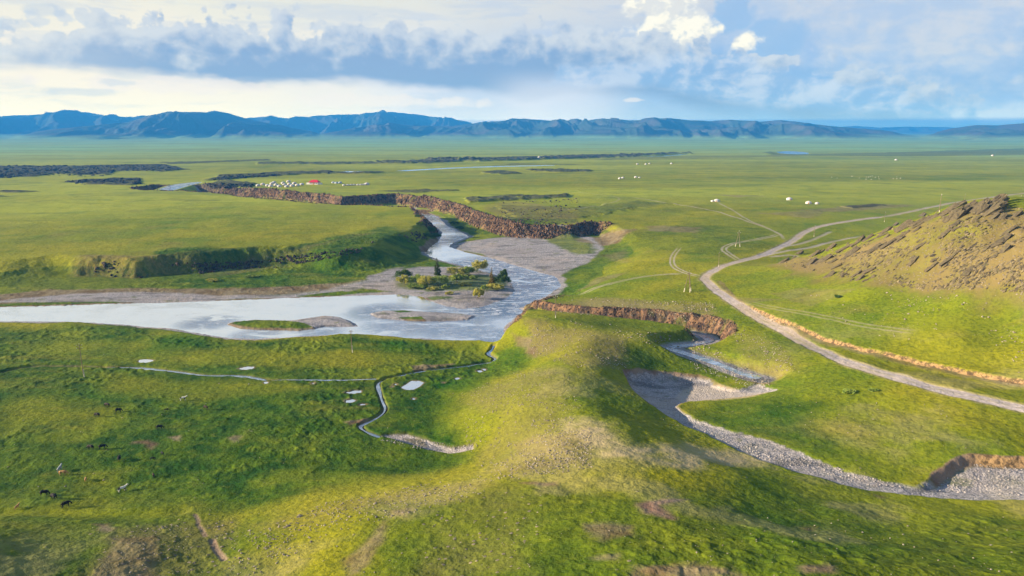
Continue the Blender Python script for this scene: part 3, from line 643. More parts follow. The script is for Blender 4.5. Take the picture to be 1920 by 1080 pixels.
# ------------------------------------------------------------------ materials
def mat(name, build, rough=.9, spec=.2):
    m_ = bpy.data.materials.new(name); m_.use_nodes = True; t_ = NT(m_.node_tree)
    b = t_.n('ShaderNodeBsdfPrincipled'); o = t_.n('ShaderNodeOutputMaterial'); t_.nt.links.new(b.outputs[0], o.inputs[0])
    b.inputs['Roughness'].default_value = rough; b.inputs['Specular IOR Level'].default_value = spec
    build(t_, b); return m_
def ground_mat(t, b):
    pos = t.n('ShaderNodeNewGeometry').outputs['Position']
    A1 = t.n('ShaderNodeAttribute', attribute_name='cover_a'); A2 = t.n('ShaderNodeAttribute', attribute_name='cover_b'); A3 = t.n('ShaderNodeAttribute', attribute_name='cover_c')
    gravel, track_, rock = t.sep(A1.outputs['Vector']); lush = A1.outputs['Alpha']
    soil, speck, lava = t.sep(A2.outputs['Vector']); pale = A2.outputs['Alpha']
    orange, mount, olive = t.sep(A3.outputs['Vector']); steppe = A3.outputs['Alpha']
    flat = t.vm('MULTIPLY', pos, (1, 1, .3))
    nA = t.noise(flat, 1 / 260, 4, .55); nB = t.noise(flat, 1 / 55, 4, .6); nC = t.noise(flat, 1 / 9, 4, .6); nD = t.noise(pos, 1 / 1.3, 3, .65); nE = t.noise(pos, 2.3, 2, .6)
    dry = t.mix(t.ss(t.add(nA, t.mul(t.sub(nB, .5), .8)), .36, .64), (.27, .265, .010), (.145, .205, .007))
    dry = t.mix(t.mul(t.ss(nB, .52, .72), .55), dry, (.26, .20, .035))
    green = t.mix(t.ss(nC, .35, .65), (.016, .070, .003), (.085, .150, .005))
    g = t.mix(t.sat(t.add(lush, t.mul(t.sub(nB, .5), t.mul(lush, 1.1)))), dry, green)
    g = t.mix(t.ss(nD, .42, .66, .0, .75), g, t.mix(.6, g, (.02, .05, .006)))
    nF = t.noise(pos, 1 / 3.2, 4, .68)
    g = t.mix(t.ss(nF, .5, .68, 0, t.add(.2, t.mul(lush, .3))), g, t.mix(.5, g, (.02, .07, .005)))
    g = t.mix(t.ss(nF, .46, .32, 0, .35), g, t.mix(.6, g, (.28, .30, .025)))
    g = t.mix(t.ss(nC, .62, .8, 0, .35), g, (.20, .17, .04))
    g = t.mix(t.mul(steppe, .8), g, t.mix(nA, (.28, .37, .025), (.42, .41, .04)))  # dry steppe grass, lifted in colour to make up for haze dimming
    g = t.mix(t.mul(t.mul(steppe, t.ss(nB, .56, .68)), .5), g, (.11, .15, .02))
    g = t.mix(t.mul(olive, t.ss(nC, .3, .6, .35, .85)), g, (.125, .112, .03))
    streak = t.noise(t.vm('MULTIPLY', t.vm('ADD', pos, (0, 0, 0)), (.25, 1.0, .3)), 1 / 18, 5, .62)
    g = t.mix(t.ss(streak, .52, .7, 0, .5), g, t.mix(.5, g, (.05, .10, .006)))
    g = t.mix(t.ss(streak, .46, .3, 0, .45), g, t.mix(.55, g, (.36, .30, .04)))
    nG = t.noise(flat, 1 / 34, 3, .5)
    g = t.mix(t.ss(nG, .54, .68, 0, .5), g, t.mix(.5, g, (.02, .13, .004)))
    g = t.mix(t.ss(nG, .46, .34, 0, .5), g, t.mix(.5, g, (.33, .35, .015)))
    band = t.noise(t.vm('MULTIPLY', pos, (.22, 1.0, .3)), 1 / 130, 4, .6)
    g = t.mix(t.mul(steppe, t.ss(band, .52, .64, 0, .55)), g, t.mix(.6, g, (.06, .12, .03)))  # lit and shaded bands of the far plain painted as streaks
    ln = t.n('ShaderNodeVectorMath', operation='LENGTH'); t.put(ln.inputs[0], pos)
    g = t.mix(t.mul(t.ss(ln.outputs['Value'], 1500, 4200, 0, .8), t.ss(band, .75, .35)), g, (.24, .47, .20))  # haze painted into the far grass: blue-green tint grows with distance
    # stones scattered in the turf
    vo = t.n('ShaderNodeTexVoronoi', feature='F1'); t.put(vo.inputs['Vector'], pos); vo.inputs['Scale'].default_value = .9
    vr = t.sep(vo.outputs['Color'])
    stone = t.mul(t.ss(vo.outputs[0], .34, .24), t.ss(t.add(vr[0], t.mul(t.sub(nC, .5), .8)), t.sub(1.02, t.mul(speck, .62)), t.sub(1.10, t.mul(speck, .62))))
    stc = t.mix(vr[1], (.30, .25, .19), (.13, .115, .10))
    g = t.mix(t.mul(t.mul(speck, t.ss(nB, .3, .6)), .75), g, (.24, .175, .075))
    g = t.mix(stone, g, stc)
    # bare soil
    g = t.mix(t.sat(t.mul(pale, t.ss(nC, .15, .55))), g, t.mix(nD, (.50, .40, .24), (.34, .29, .13)))
    sc_ = t.mix(t.ss(nC, .35, .65), (.17, .10, .07), (.27, .20, .15))
    g = t.mix(t.sat(t.mul(soil, t.ss(nD, .1, .42))), g, sc_)
    # gravel
    v2 = t.n('ShaderNodeTexVoronoi', feature='F1'); t.put(v2.inputs['Vector'], pos); v2.inputs['Scale'].default_value = 2.6
    peb = t.mix(t.sep(v2.outputs['Color'])[0], (.18, .185, .205), (.47, .45, .47))
    peb = t.mix(t.ss(nB, .45, .66, 0, .5), peb, (.27, .23, .21))
    peb = t.mix(t.ss(nC, .56, .70, 0, .7), peb, (.11, .14, .03))
    peb = t.mix(t.ss(nB, .52, .38, 0, .4), peb, (.42, .34, .28)); nW = t.noise(t.vm('MULTIPLY', pos, (.4, 1, 1)), 1 / 6, 4, .6); peb = t.mix(t.ss(nW, .5, .64, 0, .65), peb, (.10, .10, .105))
    peb = t.mix(t.mul(pale, .7), peb, (.46, .40, .34))
    g = t.mix(t.sat(t.mul(gravel, t.add(.55, t.mul(nC, .9)))), g, peb)
    # rock: basalt faces with warm brown weathering, vertical joints
    vc = t.noise(t.vm('MULTIPLY', pos, (1, 1, .16)), .42, 4, .7)
    rc = t.mix(t.ss(vc, .40, .60), (.04, .032, .032), (.22, .13, .075))
    rc = t.mix(t.ss(nD, .55, .8, 0, .6), rc, (.33, .24, .16)); rc = t.mix(t.ss(nC, .55, .7, 0, .7), rc, (.07, .10, .015))
    g = t.mix(t.sat(t.mul(rock, t.add(.5, nC))), g, rc)
    lc = t.mix(t.ss(nC, .45, .62), (.018, .022, .030), (.10, .10, .05))  # the same dark colour also paints shaded scarps and gullies
    g = t.mix(t.sat(t.mul(lava, t.ss(nC, .22, .5))), g, lc)
    oc = t.mix(t.ss(nD, .42, .6), (.38, .25, .12), (.13, .09, .05))
    g = t.mix(orange, g, oc)
    # worn road: pale gravel with wheel ruts
    rdc = t.mix(t.ss(nD, .3, .7), (.36, .32, .31), (.52, .46, .44))
    rdc = t.mix(t.ss(nB, .4, .6, 0, .6), rdc, (.42, .33, .22))
    g = t.mix(t.sat(t.mul(track_, t.add(.55, t.mul(nC, .9)))), g, rdc)
    mc = t.mix(t.ss(t.noise(pos, 1 / 420, 5, .6), .42, .6), (.05, .075, .05), (.09, .085, .07))
    g = t.mix(mount, g, mc)
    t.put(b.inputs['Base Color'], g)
    bp = t.n('ShaderNodeBump'); bp.inputs['Strength'].default_value = .8; bp.inputs['Distance'].default_value = .5
    hh = t.add(t.add(t.mul(nD, .8), t.mul(nE, .25)), t.mul(nC, 1.4))
    hh = t.add(hh, t.mul(stone, .5)); hh = t.add(hh, t.mul(t.mul(rock, vc), 3.0))
    hh = t.add(hh, t.mul(t.mul(gravel, v2.outputs[0]), -.4))
    hh = t.add(hh, t.mul(mount, t.mul(t.noise(pos, 1 / 160, 5, .62), 60)))
    t.put(bp.inputs['Height'], hh); t.nt.links.new(bp.outputs[0], b.inputs['Normal'])
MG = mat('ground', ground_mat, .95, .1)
i = np.arange(NR - 1)[:, None] * NA + np.arange(NA - 1)[None]
Fq = np.stack([i, i + 1, i + NA + 1, i + NA], -1).reshape(-1, 4)
Vt = np.stack([X, Y, Z], -1).astype(np.float32)
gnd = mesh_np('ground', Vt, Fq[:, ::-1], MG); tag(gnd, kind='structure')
def attr(o, name, *ch):
    a = o.data.attributes.new(name, 'FLOAT_COLOR', 'POINT'); a.data.foreach_set('color', np.stack(ch, -1).astype(np.float32).ravel())
attr(gnd, 'cover_a', M['gravel'], M['track'], M['rock'], M['lush'])
attr(gnd, 'cover_b', M['soil'], M['speck'], M['lava'], M['pale'])
attr(gnd, 'cover_c', M['orange'], MM, M['olive'], M['steppe'])

def water_mat(t, b, chop=.05, foam=True):
    pos = t.n('ShaderNodeNewGeometry').outputs['Position']
    b.inputs['Metallic'].default_value = .0; b.inputs['Roughness'].default_value = .04; b.inputs['IOR'].default_value = 1.33
    rap = t.n('ShaderNodeAttribute', attribute_name='rapid').outputs['Fac']
    n1 = t.noise(t.vm('MULTIPLY', pos, (.8, 1.6, 1)), .55, 4, .65, .3); n2 = t.noise(pos, 2.2, 3, .6)
    n0 = t.noise(t.vm('MULTIPLY', pos, (.5, 1.0, 1)), .12, 4, .6, .6); rap = t.mul(rap, t.ss(n0, .3, .5)); nS = t.noise(t.vm('MULTIPLY', pos, (.45, 1.0, 1)), .33, 5, .7, .8); fo = t.mul(t.ss(t.add(nS, t.mul(t.sub(n2, .5), .3)), .50, .60), rap)
    t.put(b.inputs['Base Color'], t.mix(t.mul(fo, .9), (.035, .12, .26), (.85, .88, .92)))
    t.put(b.inputs['Roughness'], t.add(.05, t.mul(fo, .5)))
    bp = t.n('ShaderNodeBump'); t.put(bp.inputs['Strength'], t.add(t.ss(n0, .35, .6, .03, .16), t.mul(rap, .9))); bp.inputs['Distance'].default_value = .5
    t.put(bp.inputs['Height'], t.add(n1, t.mul(n2, .4))); t.nt.links.new(bp.outputs[0], b.inputs['Normal'])
    # mirror-like sheen of a silty river under a bright sky
    gl = t.n('ShaderNodeBsdfGlossy'); gl.inputs['Roughness'].default_value = .03; gl.inputs['Color'].default_value = (.98, .98, 1, 1); t.nt.links.new(bp.outputs[0], gl.inputs['Normal'])
    mx = t.n('ShaderNodeMixShader'); lw = t.n('ShaderNodeLayerWeight'); lw.inputs[0].default_value = .7
    t.put(mx.inputs[0], t.mul(t.m('POWER', lw.outputs['Facing'], 1.2), t.sub(1.0, t.mul(rap, .72))))
    t.nt.links.new(b.outputs[0], mx.inputs[1]); t.nt.links.new(gl.outputs[0], mx.inputs[2])
    out = [q for q in t.nt.nodes if q.type == 'OUTPUT_MATERIAL'][0]; t.nt.links.new(mx.outputs[0], out.inputs[0])
MW = mat('water', water_mat, .04, .5)
# river: a fine sheet at level 0 inside the river floor
def river():
    gx, gy = np.arange(-460, 140, 3.0), np.arange(270, 800, 3.0)
    gx = np.concatenate([np.arange(-760, -460, 6.0), gx])
    gy = np.concatenate([gy, np.arange(800, 1250, 6.0)])
    A_, B_ = np.meshgrid(gx, gy); a, b_ = A_.ravel(), B_.ravel()
    keep = inside(Fl, a, b_) | (hgt(a, b_) < .25)
    m_ = keep.reshape(A_.shape); q = m_[:-1, :-1] | m_[1:, :-1] | m_[:-1, 1:] | m_[1:, 1:]
    jj, ii_ = np.where(q); k0 = jj * len(gx) + ii_
    Fw = np.stack([k0, k0 + 1, k0 + len(gx) + 1, k0 + len(gx)], -1)
    us = np.unique(Fw); mp = np.full(a.shape, -1); mp[us] = np.arange(len(us))
    o = mesh_np('river', np.stack([a[us], b_[us], np.zeros(len(us))], -1), mp[Fw], MW)
    return o, a[us], b_[us]
rv, ra, rb = river(); tag(rv, kind='structure')
RAP = [((870, 450), 26, 1), ((800, 408), 30, 1), ((840, 428), 26, .9), ((930, 500), 34, 1), ((1000, 525), 30, 1), ((980, 550), 26, .9), ((930, 575), 22, .9), ((860, 588), 20, .7), ((720, 585), 16, .6), ((760, 610), 18, .5), ((850, 615), 18, .5), ((600, 622), 10, .4), ((390, 605), 12, .5), ((340, 352), 40, 1), ((900, 630), 14, .5), ((480, 628), 10, .4)]
rp = np.zeros(len(ra), np.float32)
for (px, py), rad, v_ in RAP:
    q = at(px, py, 0.0); rp = np.maximum(rp, v_ * sst(np.hypot(ra - q[0], (rb - q[1])), rad * 1.5, rad * .5))
a_ = rv.data.attributes.new('rapid', 'FLOAT', 'POINT'); a_.data.foreach_set('value', rp)
def flatwater(name, P_, z):
    c = P_.mean(0); Q = P_ + (P_ - c) / (np.linalg.norm(P_ - c, axis=1)[:, None] + 1e-6) * .25
    V_ = np.concatenate([[[c[0], c[1], z]], np.c_[Q, np.full(len(Q), z)]]); n_ = len(Q)
    Ft = np.array([[0, 1 + k, 1 + (k + 1) % n_] for k in range(n_)])
    o = mesh_np(name, V_, Ft, MW); o.data.update()
    if o.data.polygons[0].normal.z < 0: o.data.flip_normals()
    return tag(o, kind='structure')
for P_, z in PONDS: flatwater('pond', smooth(np.concatenate([P_, P_[:1]]), 2)[:-1], z)
def strip(name, P_, hw, z):
    d = np.gradient(P_, axis=0); d /= np.linalg.norm(d, axis=1)[:, None]; nn = np.c_[-d[:, 1], d[:, 0]]
    hv = hw * (.75 + .9 * vnoise(np.arange(len(P_)) / 4.0, np.zeros(len(P_)), 12))[:, None]; a, b_ = P_ + nn * hv, P_ - nn * hv; k0 = np.arange(len(P_) - 1)
    V_ = np.concatenate([np.c_[a, z], np.c_[b_, z]]); m_ = len(P_)
    return tag(mesh_np(name, V_, np.stack([k0, k0 + m_, k0 + m_ + 1, k0 + 1], -1), MW), kind='structure')
for P_, hw in STREAMS:
    z = hgt(P_[:, 0], P_[:, 1]) ; z = np.convolve(np.pad(z, 2, 'edge'), np.ones(5) / 5, 'valid') + .28
    s_o = strip('stream', P_, hw, z); a_ = s_o.data.attributes.new('rapid', 'FLOAT', 'POINT'); a_.data.foreach_set('value', np.full(len(s_o.data.vertices), .45, np.float32))
CS = smooth(CHN); zc = np.interp(np.linspace(0, 1, len(CS)), np.linspace(0, 1, 15), [-.3, .2, .8, 1.5, 2.3, 3.1, 3.9, 4.6, 5.2, 5.6, 6.0, 6.3, 6.5, 6.7, 6.9]) + .12
s_o = strip('stream', CS, 1.9, np.maximum(zc, .02))
a_ = s_o.data.attributes.new('rapid', 'FLOAT', 'POINT'); a_.data.foreach_set('value', np.full(len(s_o.data.vertices), .7, np.float32))
for P_, z in FARW:
    m_ = bpy.data.meshes.new('distant_river'); m_.from_pydata([(a, b_, z) for a, b_ in P_], [], [list(range(len(P_)))]); m_.materials.append(MW)
    o = bpy.data.objects.new('distant_river', m_); COL.objects.link(o); m_.update()
    if m_.polygons[0].normal.z < 0: m_.flip_normals()
    tag(o, kind='structure'); a_ = m_.attributes.new('rapid', 'FLOAT', 'POINT'); a_.data.foreach_set('value', [1.0 if z < 12.2 else 0.0] * len(m_.vertices))
# ------------------------------------------------------------------ stones, slabs, boulders
def rockmat(name, a, b, c=None):
    def f(t, bs):
        g = t.n('ShaderNodeNewGeometry'); pos = g.outputs['Position']; ri = g.outputs['Random Per Island']
        n1 = t.noise(pos, 1.1, 4, .65); n2 = t.noise(pos, 5.0, 3, .6)
        cc = t.mix(t.sat(t.add(t.mul(ri, .8), t.mul(t.sub(n1, .5), 1.2))), a, b)
        if c: cc = t.mix(t.ss(n1, .56, .68, 0, .8), cc, c)
        t.put(bs.inputs['Base Color'], cc)
        bp = t.n('ShaderNodeBump'); bp.inputs['Strength'].default_value = .6; bp.inputs['Distance'].default_value = .3
        t.put(bp.inputs['Height'], t.add(n1, t.mul(n2, .4))); t.nt.links.new(bp.outputs[0], bs.inputs['Normal'])
    return mat(name, f, .92, .15)
MR_brown = rockmat('weathered_brown_rock', (.052, .045, .032), (.29, .235, .13), (.10, .11, .035))
MR_basalt = rockmat('basalt', (.035, .028, .03), (.20, .125, .08), (.10, .10, .07))
MR_pale = rockmat('pale_stone', (.17, .145, .11), (.44, .39, .32))
MR_dark = rockmat('dark_lava', (.02, .022, .028), (.06, .055, .05), (.08, .10, .04))
ph = (1 + 5 ** .5) / 2
ICO = np.array([(-1, ph, 0), (1, ph, 0), (-1, -ph, 0), (1, -ph, 0), (0, -1, ph), (0, 1, ph), (0, -1, -ph), (0, 1, -ph), (ph, 0, -1), (ph, 0, 1), (-ph, 0, -1), (-ph, 0, 1)]) / 1.9
ICF = np.array([(0, 11, 5), (0, 5, 1), (0, 1, 7), (0, 7, 10), (0, 10, 11), (1, 5, 9), (5, 11, 4), (11, 10, 2), (10, 7, 6), (7, 1, 8), (3, 9, 4), (3, 4, 2), (3, 2, 6), (3, 6, 8), (3, 8, 9), (4, 9, 5), (2, 4, 11), (6, 2, 10), (8, 6, 7), (9, 8, 1)])
def euler_mats(ax, ay, az_):
    cx, sx, cy, sy, cz, sz = np.cos(ax), np.sin(ax), np.cos(ay), np.sin(ay), np.cos(az_), np.sin(az_)
    return np.stack([np.stack([cz * cy, cz * sy * sx - sz * cx, cz * sy * cx + sz * sx], -1), np.stack([sz * cy, sz * sy * sx + cz * cx, sz * sy * cx - cz * sx], -1), np.stack([-sy, cy * sx, cy * cx], -1)], -2)
def rocks(name, C_, S_, Rm, mat_, label=None, cat=None, jit=.28, kind='stuff'):
    n_ = len(C_); V_ = ICO[None] * (1 + rng.uniform(-jit, jit, (n_, 12, 1))) * S_[:, None]
    V_ = np.einsum('nij,nkj->nki', Rm, V_) + C_[:, None]
    return tag(mesh_np(name, V_.reshape(-1, 3), (ICF[None] + np.arange(n_)[:, None, None] * 12).reshape(-1, 3), mat_, False), label, cat, kind=kind)
def inpoly(s, n_):
    P_ = PX(s); lo, hi = P_.min(0), P_.max(0); out = []
    while len(out) < n_:
        q = rng.uniform(lo, hi, (n_ * 3, 2)); q = q[inside(P_, q[:, 0], q[:, 1])]; out += list(q)
    return np.array(out[:n_])
def clumpy(P_, s=14, th=.0, seed=5):   # keep pixels whose ground lies in a noisy clump
    W = hit(P_); k_ = fbm(W[:, 0], W[:, 1], s, 3, seed) + rng.normal(0, .12, len(W)) > th
    return W[k_]
def stones(W, lo, hi, sink=.25, **k_):
    n_ = len(W); s_ = lo * (hi / lo) ** (rng.random(n_) ** 2.2); S_ = s_[:, None] * rng.uniform(.6, 1.2, (n_, 3)); S_[:, 2] *= .75
    C_ = W.copy(); C_[:, 2] += S_[:, 2] * (.5 - sink)
    return C_, S_, euler_mats(rng.normal(0, .3, n_), rng.normal(0, .3, n_), rng.uniform(0, 6.28, n_))
ZN = [('1300,640 1345,655 1440,715 1450,728 1420,726 1340,690 1290,662', 420, -.1, .12, .42), ('965,585 1100,600 1320,640 1340,655 1240,665 1200,640 1050,600', 300, -.1, .15, .5), ('980,600 1060,618 1170,640 1185,690 1080,690 1000,665', 1500, .05, .12, .38), ('860,740 960,700 1060,690 1090,760 1040,860 930,895 880,860', 1700, -.02, .1, .30),
      ('950,830 1110,800 1110,880 960,900', 1700, -.1, .08, .30), ('1020,570 1100,558 1340,568 1355,612 1200,592 1050,592', 1300, 0, .14, .5), ('1370,620 1460,640 1500,700 1400,690', 500, .05, .1, .35),
      ('450,1000 600,945 760,915 900,890 980,870 940,925 760,965 620,1000 520,1060', 1400, .12, .09, .30), ('170,990 430,980 420,1080 180,1080', 300, .05, .07, .26), ('430,960 700,960 1900,960 1900,1080 430,1080', 420, -.2, .05, .2),
      ('1500,540 1920,560 1920,690 1600,620', 700, .05, .12, .5), ('1300,700 1900,780 1900,850 1500,820', 200, -.2, .07, .25), ('1150,680 1250,740 1330,800 1200,800', 260, 0, .08, .25), ('0,620 900,650 900,900 0,930', 110, -.3, .08, .3),
      ('1370,560 1460,600 1500,618 1420,596', 120, -.2, .15, .4), ('380,935 430,1000 500,1080 430,1080', 90, -.3, .1, .35)]
CC = [clumpy(inpoly(s, n_), 12, th, i_) for i_, (s, n_, th, a, b_) in enumerate(ZN)]
SS = [stones(W, z_[3], z_[4]) for W, z_ in zip(CC, ZN)]
rocks('scattered_stones', *[np.concatenate([q[i_] for q in SS]) for i_ in range(3)], MR_pale, 'small pale stones scattered over the grassy slopes', 'stones')
# pebbles and cobbles on the gravel beds
gz = [('1175,700 1300,712 1335,725 1260,745 1290,800 1500,855 1700,915 1640,912 1420,858 1270,785', 1700), ('1760,905 1830,870 1920,880 1920,930 1760,925', 500), ('1290,670 1330,680 1420,715 1400,725 1300,690', 300),
      ('700,545 760,520 900,525 945,560 880,580 820,575 780,560', 900), ('960,470 1080,480 1060,510 960,490', 700), ('710,825 790,822 850,836 890,835 850,848 780,842', 350), ('250,560 380,552 370,565 260,566', 200)]
W = hit(np.concatenate([inpoly(s, n_) for s, n_ in gz])); C_, S_, E_ = stones(W, .08, .30, .3)
rocks('river_cobbles', C_, S_, E_, rockmat('cobble', (.20, .19, .19), (.52, .48, .45)), 'grey cobbles lying on the gravel beds', 'cobbles')
# cliff blocks: upright joints broken out of the basalt rim
rk = np.where((M['rock'] > .45) & (RRf < 1400) & (RRf > 150))[0]
pr = RRf[rk] ** .8 * np.where((X[rk] < -180) & (Y[rk] < 560), .25, 1) * (.25 + (fbm(X[rk], Y[rk], 16, 2, 88) > -.05)); rk1 = rng.choice(rk, 6500, p=pr / pr.sum(), replace=False)
C_ = np.stack([X[rk1], Y[rk1], Z[rk1]], -1); far_ = RRf[rk1] > 380
sc1 = np.where(far_, 1.0, .38)
S_ = np.stack([rng.uniform(.4, 1.3, len(rk1)), rng.uniform(.4, 1.3, len(rk1)), 0.7 + 1.9 * rng.random(len(rk1)) ** 1.6], -1) * sc1[:, None]
S_[~far_, 0] *= 1.8; S_[~far_, 2] *= .5
ay_ = np.where(far_, rng.normal(0, .28, len(rk1)), rng.normal(-.6, .2, len(rk1)))
C_[:, 2] -= S_[:, 2] * .30
rocks('cliff_rock', C_, S_, euler_mats(rng.normal(0, .1, len(rk1)), ay_, rng.uniform(0, 6.28, len(rk1)) * np.where(far_, 1, .15)), rockmat('cliff_basalt', (.016, .014, .016), (.25, .15, .09), (.07, .07, .035)), 'fractured brown rock along the river cliffs', 'cliff rock')
# dark boulders along the grassy terrace scarp and on the lava
PB = np.concatenate([inpoly('300,497 400,492 470,490 560,478 640,470 700,448 790,432 815,436 800,452 740,462 690,470 600,488 520,502 430,506 330,520', 1500),
                     inpoly('120,490 300,492 420,494 400,512 300,522 130,518', 900), inpoly('940,380 1080,372 1090,395 1020,418 930,412', 500), inpoly('860,385 960,412 1090,420 1090,440 940,440 880,412', 900)])
W = clumpy(PB, 30, -.08, 3); C_, S_, E_ = stones(W, .35, 1.4, .3)
rocks('terrace_boulders', C_, S_, E_, rockmat('dark_basalt', (.022, .022, .024), (.12, .085, .06), (.05, .07, .02)), 'dark boulders tumbled along the terrace edge', 'boulders')
PB = np.concatenate([inpoly('0,311 300,309 350,318 220,322 200,330 0,334', 900), inpoly('120,340 260,334 268,346 150,347', 250), inpoly('380,345 480,345 470,352 400,352', 120), inpoly('410,329 600,321 720,323 600,326 400,338', 250), inpoly('985,318 1110,319 1050,323', 120)])
W = clumpy(PB, 90, -.15, 4); C_, S_, E_ = stones(W, .8, 2.4, .45); S_[:, :2] *= 2.2
rocks('lava_boulders', C_, S_, E_, MR_dark, 'black broken lava on the far plain', 'lava rock')
# hill slabs
def tilt(n_, k_=1.0):
    return euler_mats(rng.normal(.15, .22, n_), rng.normal(-.62, .16, n_) * k_, rng.normal(.1, .3, n_))
HS = '1458,494 1500,482 1560,466 1640,440 1700,420 1760,400 1830,378 1880,384 1920,392 1920,550 1840,540 1740,545 1640,530 1570,520 1500,503'
n_ = 11000; W = clumpy(inpoly(HS, n_), 8, .0, 8); n_ = len(W)
s_ = .12 * (.8 / .12) ** (rng.random(n_) ** 3.0); S_ = s_[:, None] * np.stack([rng.uniform(1., 2.2, n_), rng.uniform(.6, 1.1, n_), rng.uniform(.35, .65, n_)], -1)
rocks('hillside_rubble', W, S_, tilt(n_), MR_brown, 'brown rubble covering the stony hill', 'rubble')
def slab_mesh(i_):
    import bmesh
    bm = bmesh.new(); bmesh.ops.create_cube(bm, size=1)
    bmesh.ops.subdivide_edges(bm, edges=bm.edges[:], cuts=3, use_grid_fill=True)
    r_ = random.Random(i_)
    off = Vector((r_.random() * 50, r_.random() * 50, r_.random() * 50)); from mathutils import noise as mn
    for v in bm.verts:
        q = v.co.copy(); e = max(abs(q.x), abs(q.y)) * 2
        tp = 1 - .45 * max(0, q.x + .2); v.co.y *= tp; v.co.z *= (.9 + .25 * tp) * (1.1 - .3 * e)
        d_ = mn.noise_vector(q * 2.2 + off) * .16 + mn.noise_vector(q * 5 + off) * .07
        v.co += Vector((d_.x, d_.y * 1.2, round(d_.z * 8) / 8 * .9))
    me = bpy.data.meshes.new('rock_slab'); bm.to_mesh(me); bm.free(); me.materials.append(MR_brown); return me
SLM = [slab_mesh(i_) for i_ in range(7)]
def slab(px, py, L, name='rock_slab', label=None, group='rock slabs jutting from the stony hill', i_=0, th=1.0):
    p = hit([[px, py]])[0]; o = bpy.data.objects.new(name, SLM[i_ % 7]); COL.objects.link(o)
    o.location = (p[0], p[1], p[2] + L * .03); o.scale = (L, L * random.uniform(.28, .5), L * random.uniform(.14, .26) * th)
    o.rotation_euler = (random.gauss(.15, .12), random.gauss(-.62, .1), random.gauss(.1, .2))
    tag(o, label or 'tilted brown rock slab jutting from the rubble of the stony hill', 'rock', group); return o
lines = ['1470,490 1560,468', '1520,497 1600,478', '1590,462 1660,440', '1640,450 1740,412', '1660,432 1760,402', '1740,410 1800,392', '1650,470 1720,430', '1660,490 1730,445', '1560,520 1620,498', '1600,524 1660,500', '1690,480 1740,450', '1760,440 1830,410', '1840,420 1900,400', '1850,470 1900,430', '1830,500 1880,470', '1740,500 1800,470', '1560,500 1640,470', '1780,530 1830,505', '1870,450 1925,420', '1600,530 1640,520', '1700,420 1780,395', '1680,500 1730,480']
k_ = 0
for s in lines:
    (a, b_), (c, d) = PX(s); m_ = 6 if k_ < 90 else 5
    for f_ in np.linspace(0, 1, m_):
        slab(a + (c - a) * f_ + random.gauss(0, 5), b_ + (d - b_) * f_ + random.gauss(0, 3), random.uniform(3.5, 8.5) if k_ < 42 else random.choice((1.6, 2.2, 3.0, 5.5)), i_=k_); k_ += 1
for f_ in range(26):
    px = random.uniform(1785, 1872); py = 394 - (px - 1785) * .14 + random.uniform(-2, 18)
    slab(px, py, random.uniform(5.5, 9.5), 'crag_block', 'large fractured block of the crag crowning the stony hill', 'blocks of the summit crag', i_=f_, th=1.7)
for px, py, L, lb in ((562, 969, 1.0, 'pale boulder with a flat top on the yellow foreground slope'), (540, 972 + 15, .8, 'small bluish boulder left of the pale flat one on the slope')):
    p = hit([[px, py]])[0]; o = bpy.data.objects.new('boulder', slab_mesh(40 + int(L * 10))); COL.objects.link(o); o.data.materials[0] = MR_pale
    o.location = p; o.scale = (L, L * .8, L * .6); tag(o, lb, 'boulder')

# ------------------------------------------------------------------ plain solid helpers
def plain(name, c, rough=.8, var=.12, scale=1.5):
    def f(t, b):
        pos = t.n('ShaderNodeNewGeometry').outputs['Position']
        t.put(b.inputs['Base Color'], t.mix(t.ss(t.noise(pos, scale, 4, .6), .35, .65), tuple(x * (1 - var) for x in c), tuple(min(1, x * (1 + var)) for x in c)))
    return mat(name, f, rough, .25)
def join(parts):
    vs, fs, o = [], [], 0
    for v, f in parts:
        vs += [tuple(q) for q in v]; fs += [tuple(i_ + o for i_ in q) for q in f]; o += len(v)
    return vs, fs
def tube(a, b_, r0, r1, n_=8):
    a, b_ = Vector(a), Vector(b_); q = (b_ - a).normalized().to_track_quat('Z', 'Y'); v = []
    for c, r_ in ((a, r0), (b_, r1)):
        for k in range(n_):
            t_ = 2 * math.pi * k / n_; v.append(c + q @ Vector((r_ * math.cos(t_), r_ * math.sin(t_), 0)))
    f = [(k, (k + 1) % n_, n_ + (k + 1) % n_, n_ + k) for k in range(n_)] + [tuple(range(n_))[::-1], tuple(range(n_, 2 * n_))]
    return v, f
def box(x0, x1, y0, y1, z0, z1):
    v = [(x, y, z) for z in (z0, z1) for x, y in ((x0, y0), (x1, y0), (x1, y1), (x0, y1))]
    return v, [(3, 2, 1, 0), (4, 5, 6, 7), (0, 1, 5, 4), (1, 2, 6, 5), (2, 3, 7, 6), (3, 0, 4, 7)]
def lathe(prof, n_=20):
    v, f = [], []
    for r_, z in prof:
        for k in range(n_): v.append((r_ * math.cos(2 * math.pi * k / n_), r_ * math.sin(2 * math.pi * k / n_), z))
    for j in range(len(prof) - 1):
        for k in range(n_): f.append((j * n_ + k, j * n_ + (k + 1) % n_, (j + 1) * n_ + (k + 1) % n_, (j + 1) * n_ + k))
    return v, f
def obj(name, parts, m_, parent=None, sm=False):
    v, f = join(parts); me = bpy.data.meshes.new(name); me.from_pydata(v, [], f); me.materials.append(m_)
    if sm: me.polygons.foreach_set('use_smooth', [True] * len(f))
    me.update(); o = bpy.data.objects.new(name, me); COL.objects.link(o); o.parent = parent; return o
def empty(name): o = bpy.data.objects.new(name, None); COL.objects.link(o); o.empty_display_size = .5; return o
def tree_copy(o, parent=None):
    c = o.copy(); COL.objects.link(c); c.parent = parent
    for ch in list(o.children): tree_copy(ch, c)
    return c
used = set()
